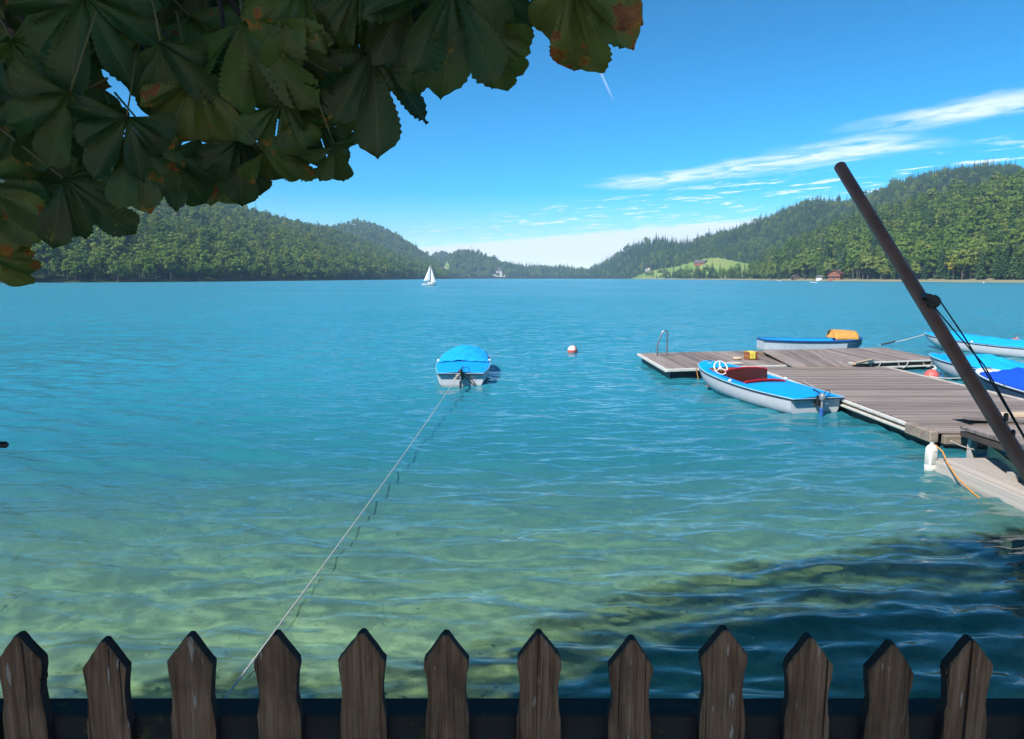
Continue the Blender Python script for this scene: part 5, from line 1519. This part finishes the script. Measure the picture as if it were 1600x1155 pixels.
# ---- black rod reaching in at the left edge
ep = AT(12, 695, 1.75)
rod = empty('black_bar', (ep.x - 0.55, 1.75 - 0.45, TZ0), 0, 'end of a black rounded bar at the left edge', 'bar')
zz = ep.z - TZ0
mb = MB(); mb.tube([(-0.02, 0.45, zz), (0.525, 0.45, zz), (0.527, 0.45, zz), (0.545, 0.45, zz), (0.55, 0.45, zz)], [0.0065, 0.0065, 0.0085, 0.0085, 0.005], 14); smooth_angle(mb.build('bar', M_MBLACK, rod), 40)
mb = MB(); mb.tube([(0, 0.45, -0.5), (0, 0.45, zz + 0.02)], 0.012, 12); mb.build('stand', M_MBLACK, rod)

# ================================================================== STONES ON THE SHELF
srng = np.random.default_rng(21)
def stone_field(n):
    V, Fc = [], []
    base = [(0, 0, 1), (.9, 0, .3), (.28, .86, .3), (-.73, .53, .3), (-.73, -.53, .3), (.28, -.86, .3), (.73, .53, -.3), (-.28, .86, -.3), (-.9, 0, -.3), (-.28, -.86, -.3), (.73, -.53, -.3)]
    fcs = [(0, 1, 2), (0, 2, 3), (0, 3, 4), (0, 4, 5), (0, 5, 1), (1, 6, 2), (2, 7, 3), (3, 8, 4), (4, 9, 5), (5, 10, 1), (2, 6, 7), (3, 7, 8), (4, 8, 9), (5, 9, 10), (1, 10, 6)]
    base = np.array(base)
    x = srng.uniform(-7, 9, n); y = 2.2 + 9 * srng.random(n) ** 1.2
    z = height(x, y)
    for k in range(n):
        s = min(0.05, 0.026 * math.exp(srng.normal(0, 0.5)))
        a = srng.random() * 6.28
        q = base * (1 + srng.normal(0, 0.12, base.shape)) * np.array([s * 1.4, s, s * 0.4])
        q = np.stack([q[:, 0] * math.cos(a) - q[:, 1] * math.sin(a), q[:, 0] * math.sin(a) + q[:, 1] * math.cos(a), q[:, 2]], -1) + np.array([x[k], y[k], z[k] + s * 0.1])
        V.append(q); Fc.append(np.array(fcs) + k * 11)
    return np.concatenate(V), np.concatenate(Fc)
V, Fc = stone_field(1500)
me = np_mesh('lake_bed_stones', V, Fc, True)
def b_stone(t, out):
    pos = t.n('ShaderNodeNewGeometry').outputs['Position']
    n = t.noise(pos, 2.5, 5, 0.7)
    surf(t, out, pbsdf(t, Base_Color=t.ramp(n, [(0.28, (0.18, 0.19, 0.07)), (0.48, (0.32, 0.32, 0.13)), (0.62, (0.45, 0.44, 0.22)), (0.8, (0.58, 0.56, 0.36))]), Roughness=0.9))
me.materials.append(mat('algae_stone', b_stone))
o = link(bpy.data.objects.new('lake_bed_stones', me)); tag(o, 'algae covered stones on the shallow lake bed', 'stones', kind='stuff')

# ================================================================== HORSE CHESTNUT OVERHEAD
def b_leaf(t, out):
    uv = t.n('ShaderNodeUVMap', uv_map='uv').outputs[0]
    s_ = t.n('ShaderNodeSeparateXYZ', uv)
    rd = t.n('ShaderNodeObjectInfo').outputs['Random']
    oc = t.n('ShaderNodeTexCoord').outputs['Object']
    of = t.comb(t.m('MULTIPLY', rd, 40.0), t.m('MULTIPLY', rd, 77.0), 0.0)
    v = t.vm('ADD', oc, of)
    u = t.m('ABSOLUTE', s_.outputs[0])
    mid = t.m('SUBTRACT', 1.0, t.ss(u, 0.015, 0.06))
    q = t.m('FRACT', t.m('MULTIPLY', t.m('SUBTRACT', s_.outputs[1], t.m('MULTIPLY', u, 0.24)), 15.0))
    q = t.m('ABSOLUTE', t.m('SUBTRACT', q, 0.5))
    vein = t.m('MAXIMUM', mid, t.m('MULTIPLY', t.m('SUBTRACT', 1.0, t.ss(q, 0.02, 0.09)), 0.45))
    g = t.ramp(rd, [(0.0, (0.018, 0.062, 0.013)), (0.45, (0.048, 0.120, 0.022)), (0.8, (0.095, 0.180, 0.032)), (1.0, (0.20, 0.24, 0.045))])
    g = t.mix(t.ss(t.noise(v, 14.0, 4, 0.6), 0.35, 0.7), g, t.mix(0.5, g, (0.075, 0.085, 0.035)))
    g = t.mix(t.m('MULTIPLY', vein, 0.55), g, (0.15, 0.17, 0.075))
    n = t.noise(v, 17.0, 4, 0.6)
    rim = t.m('ADD', t.m('MULTIPLY', t.ss(s_.outputs[1], 0.45, 1.0), 0.07), t.m('MULTIPLY', t.m('SUBTRACT', rd, 0.5), 0.11))
    k = t.m('ADD', n, rim)
    br = t.ramp(t.noise(v, 40.0, 3, 0.6), [(0.3, (0.16, 0.045, 0.015)), (0.5, (0.34, 0.11, 0.025)), (0.7, (0.42, 0.24, 0.04))])
    g = t.mix(t.ss(k, 0.655, 0.675), g, (0.24, 0.21, 0.03))
    g = t.mix(t.ss(k, 0.675, 0.70), g, br)
    bp = t.n('ShaderNodeBump', i={'Height': vein, 'Strength': 0.5, 'Distance': 0.0015}).outputs[0]
    d = t.n('ShaderNodeBsdfDiffuse', i={'Color': g, 'Normal': bp}).outputs[0]
    tl = t.n('ShaderNodeBsdfTranslucent', i={'Color': t.mix(0.6, g, (0.10, 0.14, 0.03)), 'Normal': bp}).outputs[0]
    gl = t.n('ShaderNodeBsdfGlossy', i={'Color': (1, 1, 1, 1), 'Roughness': 0.45, 'Normal': bp}).outputs[0]
    a = t.n('ShaderNodeMixShader', 0.38, d, tl).outputs[0]
    surf(t, out, t.n('ShaderNodeMixShader', 0.025, a, gl).outputs[0])
M_LEAF = mat('chestnut_leaf', b_leaf)
M_STALK = plain('leaf_stalk', (0.12, 0.13, 0.05), 0.6)
M_TWIG = plain('chestnut_bark', (0.055, 0.042, 0.034), 0.9, var=0.35, scale=10, bump=0.006)
WV = [0, .06, .15, .3, .45, .58, .68, .76, .83, .88, .92, .955, 1.0]
WW = [.05, .10, .22, .45, .68, .86, .96, 1.0, .92, .74, .48, .18, .0]
def leaflet(mb, uvs, L, ang, droop, twist, fold, g, hi=True):
    nv, nu = (34, 9) if hi else (7, 3)
    W_ = L * 0.222
    P = []
    for i in range(nv):
        v = i / (nv - 1)
        w = np.interp(v, WV, WW) * W_
        tooth = (1 + 0.035 * (1 if i % 2 else -1) * (1 if 0.15 < v < 0.97 else 0)) if hi else 1
        row = []
        # spine bends downwards (away from the blade's face) along its length
        th = droop * v
        sx = L * (math.sin(th) / droop if abs(droop) > 1e-3 else v)
        sy = -L * ((1 - math.cos(th)) / droop if abs(droop) > 1e-3 else 0)
        for j in range(nu):
            u = -1 + 2 * j / (nu - 1)
            tt_ = tooth if abs(u) > 0.99 else 1
            ww = u * w * tt_
            pl = 0.0040 * math.cos((v - 0.24 * abs(u)) * 15 * 6.283) * min(1, abs(u) * 2.5) * min(1, w / (W_ * 0.4)) * (L / 0.17) if hi else 0
            lift = abs(ww) * math.tan(fold) + pl + 0.05 * L * math.sin(4.3 * v + 2 * u + twist * 9) * abs(u)
            tw = twist * v
            cx_, cz_ = ww * math.cos(tw) - lift * math.sin(tw), ww * math.sin(tw) + lift * math.cos(tw)
            # local: along = a, across = c, normal = n
            row.append((sx, cx_, sy + cz_ * math.cos(th)))
        P.append(row)
    ca_, sa = math.cos(ang), math.sin(ang)
    b = len(mb.v)
    for i in range(nv):
        for j in range(nu):
            a, c, n = P[i][j]
            # blade plane is XZ; along = downwards rotated by ang; normal = -Y (towards the viewer)
            mb.v.append((a * sa + c * ca_, n * -1.0, -a * ca_ + c * sa))
    for i in range(nv - 1):
        for j in range(nu - 1):
            mb.f.append((b + i * nu + j, b + i * nu + j + 1, b + (i + 1) * nu + j + 1, b + (i + 1) * nu + j)); mb.mi.append(0)
            for ii_, jj_ in ((i, j), (i, j + 1), (i + 1, j + 1), (i + 1, j)):
                uvs.append((-1 + 2 * jj_ / (nu - 1), ii_ / (nv - 1)))
def leaf_mesh(seed, hi=True, angles=None):
    g = random.Random(seed)
    mb = MB(); uvs = []
    k = g.choice([5, 5, 6, 7]) if angles is None else len(angles)
    if angles is None:
        sp_a = R(g.uniform(105, 185))
        angles = [sp_a * (q / (k - 1) - 0.5) + g.uniform(-0.12, 0.12) for q in range(k)]
    for a in angles:
        L = 0.17 * (1.0 - 0.30 * min(1, abs(a) / 1.7)) * g.uniform(0.88, 1.08)
        leaflet(mb, uvs, L, a, g.uniform(0.2, 1.35), g.uniform(-0.8, 0.8), g.uniform(0.02, 0.55), g, hi)
    nleaf = len(mb.f)
    sx, sy = g.uniform(-0.04, 0.04), g.uniform(0.0, 0.05)
    mb.tube([(0, 0, 0), (sx * 0.4, sy * 0.5, 0.05), (sx, sy, 0.15)], [0.0022, 0.0018, 0.0026], 5, mi=1)
    me = mb.mesh('leaf', [M_LEAF, M_STALK], smooth=True)
    ul = me.uv_layers.new(name='uv')
    flat = np.zeros(len(me.loops) * 2, np.float32)
    flat[:len(uvs) * 2] = np.array(uvs, np.float32).ravel()
    ul.data.foreach_set('uv', flat)
    return me
tree_root = empty('chestnut_tree', (-3.6, -1.6, TZ0), 0, 'horse chestnut with browning leaves hanging into the upper left', 'tree')
TR = Vector((-3.6, -1.6, TZ0))
def tb(name, pts_, rads, n=10):
    mb = MB(); mb.tube([Vector(p) - TR for p in pts_], rads, n)
    return smooth_angle(mb.build(name, M_TWIG, tree_root), 60)
tb('trunk', [(-3.6, -1.6, TZ0 - 0.1), (-3.55, -1.6, 3.0), (-3.4, -1.5, 5.0), (-3.2, -1.6, 7.5), (-3.0, -1.9, 10.0)], [0.36, 0.29, 0.25, 0.18, 0.06], 14)
tb('branch', [(-3.5, -1.55, 4.2), (-2.6, -0.4, 4.9), (-1.5, 0.8, 4.75), (-1.0, 1.45, 4.25), (-0.72, 1.75, 3.85)], [0.12, 0.085, 0.05, 0.018, 0.005])
tb('branch', [(-3.45, -1.55, 4.6), (-2.2, -0.2, 5.4), (-0.7, 1.0, 5.1), (0.0, 1.5, 4.5), (0.12, 1.62, 4.2)], [0.11, 0.08, 0.045, 0.014, 0.005])
tb('branch', [(-3.45, -1.55, 4.0), (-2.7, 0.2, 4.4), (-1.9, 1.2, 4.0), (-1.45, 1.7, 3.55)], [0.10, 0.06, 0.028, 0.005])
tb('branch', [(-3.3, -1.5, 5.4), (-1.2, -0.6, 6.6), (0.6, 0.2, 6.9), (2.0, 0.6, 6.7)], [0.11, 0.085, 0.05, 0.01])
tb('branch', [(-3.3, -1.5, 5.8), (-4.8, -2.2, 7.0), (-6.2, -2.6, 7.4)], [0.11, 0.07, 0.02])
tb('branch', [(-3.1, -1.7, 7.0), (-2.0, -3.0, 8.2), (-0.8, -4.2, 8.6)], [0.1, 0.06, 0.02])
LEAVES = [leaf_mesh(300 + k) for k in range(10)]
# leaf hubs read off the photograph: x, y, depth, leaflet length (px), turn (deg), tilt
KEY = [(-28, 385, 1.55, 95, 30, 10), (-40, 285, 1.50, 130, 40, 0), (55, 285, 1.75, 115, 10, 20), (100, 275, 1.50, 130, 42, 10), (20, 300, 1.9, 100, 5, 0),
       (165, 215, 1.7, 95, 5, 10), (205, 225, 1.45, 110, 15, 5), (198, 178, 1.42, 115, -12, 5), (258, 232, 1.5, 112, 42, 25), (322, 235, 1.62, 95, 20, 10),
       (372, 215, 1.55, 108, 8, 5), (412, 232, 1.5, 98, 28, 35), (330, 160, 1.6, 90, -10, 10), (440, 155, 1.48, 108, 5, 5), (494, 190, 1.6, 85, 3, 0),
       (522, 222, 1.5, 82, 28, 55), (535, 90, 1.5, 125, 8, 5), (580, 70, 1.45, 165, 28, 10), (640, -20, 1.40, 150, 0, 5), (705, -30, 1.36, 170, 2, 5),
       (760, 40, 1.45, 105, 15, 5), (775, -45, 1.5, 125, 0, 10), (893, -30, 1.38, 155, 14, 0), (905, -38, 1.40, 140, 58, 10),
       (60, 170, 1.45, 130, -60, 0), (110, 140, 1.4, 140, -25, 5), (20, 60, 1.5, 150, 20, 5), (130, -10, 1.4, 160, 5, 5), (250, 60, 1.45, 150, 10, 8), (380, 30, 1.4, 170, 0, 5),
       (440, 60, 1.42, 150, -10, 5), (300, 120, 1.5, 110, 15, 5), (470, -20, 1.38, 150, 10, 5), (560, -30, 1.4, 150, 15, 5), (20, 200, 1.6, 120, 10, 10)]
lrng = random.Random(77)
def put_leaf(px, py, depth, lpx, turn, tilt, k, yaw=None):
    p = AT(px, py, depth)
    o = bpy.data.objects.new('leaf', LEAVES[k % len(LEAVES)])
    o.location = p - TR
    s = lpx * depth * 1.0 / F_ / 0.165
    o.scale = (s, s, s)
    o.rotation_mode = 'XYZ'
    m = Matrix.Rotation(R(-turn), 3, 'Y') @ Matrix.Rotation(R(lrng.uniform(-30, 30) if yaw is None else yaw), 3, 'Z') @ Matrix.Rotation(R(tilt), 3, 'X')
    o.rotation_euler = m.to_euler()
    return link(o, tree_root)
for k, (px, py, dp, lp, tu, ti) in enumerate(KEY):
    put_leaf(px, py + 4, dp, lp * 0.97, tu, ti + lrng.uniform(-8, 12), k)
# more leaves filling in behind and above
LIMX, LIMY = [-80, 0, 100, 200, 300, 400, 500, 600, 700, 800, 860], [310, 280, 220, 130, 80, 70, 60, -10, -40, -90, -120]
cnt = 0
while cnt < 105:
    px, py = lrng.uniform(-120, 830), lrng.uniform(-180, 300)
    if py > np.interp(px, LIMX, LIMY) - 25:
        continue
    put_leaf(px, py, lrng.uniform(1.6, 3.0), lrng.uniform(85, 130), lrng.uniform(-60, 60), lrng.uniform(-20, 40), lrng.randrange(10))
    cnt += 1
for a, b, dpt in (((330, -40), (352, 95), 1.52), ((210, 25), (262, 60), 1.5), ((215, 25), (220, 110), 1.5), ((60, 60), (140, 150), 1.6), ((480, -30), (530, 60), 1.55), ((120, 150), (190, 200), 1.6), ((600, -60), (640, 10), 1.5), ((820, -90), (880, -30), 1.45), ((40, 200), (90, 270), 1.7), ((400, 60), (470, 150), 1.6)):
    pa, pb = AT(a[0], a[1], dpt + 0.12), AT(b[0], b[1], dpt)
    tb('twig', [pa + (pa - pb) * 1.2 + Vector((-0.05, -0.1, 0.12)), pa, pa.lerp(pb, 0.55) + Vector((0.008, 0, 0.012)), pb], [0.009, 0.006, 0.0045, 0.003], 7)
# the rest of the crown, out of the picture: it shades the fence, the leaves and the near water
crng = np.random.default_rng(8)
def crown_points(n):
    out = []
    while sum(len(q) for q in out) < n:
        m = 60000
        x, y, z = crng.uniform(-10, 4.5, m), crng.uniform(-7.5, 3.5, m), crng.uniform(4.2, 10.5, m)
        rad = ((x + 2.4) / 6.2) ** 2 + ((y + 1.6) / 4.6) ** 2 + ((z - 7.3) / 3.0) ** 2
        k = rad < 1.0
        sx, sy = x - sdir.x / sdir.z * z, y - sdir.y / sdir.z * z
        yb = np.interp(sx, [-20, -0.9, 2.4, 5.5, 9, 14], [4.9, 5.0, 7.1, 8.05, 8.9, 9.6]) + 0.14 * (fbm(sx * 1.3, sy * 1.3, 4) - 0.5) * 2
        k &= sy < yb  # unseen crown shaped to the shadow edge wanted on the water
        k &= (y - sdir.y / sdir.z * (z - TZ0)) > 0.25          # back cut away so the sunlit terrace bounces light onto the fence
        # nothing in front of the lens outside the hanging cluster
        up_ = (z - CAM_H) * cp + y * sp_ * -1.0
        depth = y * cp - (z - CAM_H) * sp_ * -1.0
        zc_ = (z - CAM_H) * cp + y * sp_; dc = y * cp - (z - CAM_H) * sp_
        inframe = (dc > 0.05) & (zc_ / np.maximum(dc, 0.05) < 0.60) & (np.abs(x) / np.maximum(dc, 0.05) < 0.82)
        k &= ~inframe
        cl_ = fbm(x * 0.9 + 7 * z, y * 0.9 + 3 * z, 14, 2)
        k &= cl_ > 0.12
        out.append(np.stack([x[k], y[k], z[k]], -1))
    return np.concatenate(out)[:n]
CPs = crown_points(10500)
lm = []
for kk in range(5):
    m_ = leaf_mesh(500 + kk, hi=False)
    V_ = np.array([v.co[:] for v in m_.vertices]); lm.append((V_, [tuple(p.vertices) for p in m_.polygons if len(p.vertices) == 4 and p.material_index == 0]))
    bpy.data.meshes.remove(m_)
VV_, FF_ = [], []; base = 0
for q, P_ in enumerate(CPs):
    V_, f_ = lm[q % 5]
    f_ = np.array(f_)
    a, b_, s = crng.uniform(0, 6.283), crng.uniform(0.5, 1.6), crng.uniform(1.15, 1.7)
    M3 = np.array((Matrix.Rotation(a, 3, 'Z') @ Matrix.Rotation(b_ - 0.9, 3, 'X')).to_3x3())
    VV_.append((V_ * s) @ M3.T + P_ - np.array(TR)); FF_.append(f_ + base); base += len(V_)
me = np_mesh('crown', np.concatenate(VV_), np.concatenate(FF_), True)
me.materials.append(leaf_mat('crown_leaf', (0.05, 0.085, 0.03), (0.07, 0.10, 0.035), (0.09, 0.11, 0.04)))
o = link(bpy.data.objects.new('crown', me), tree_root); o['kind'] = 'stuff'
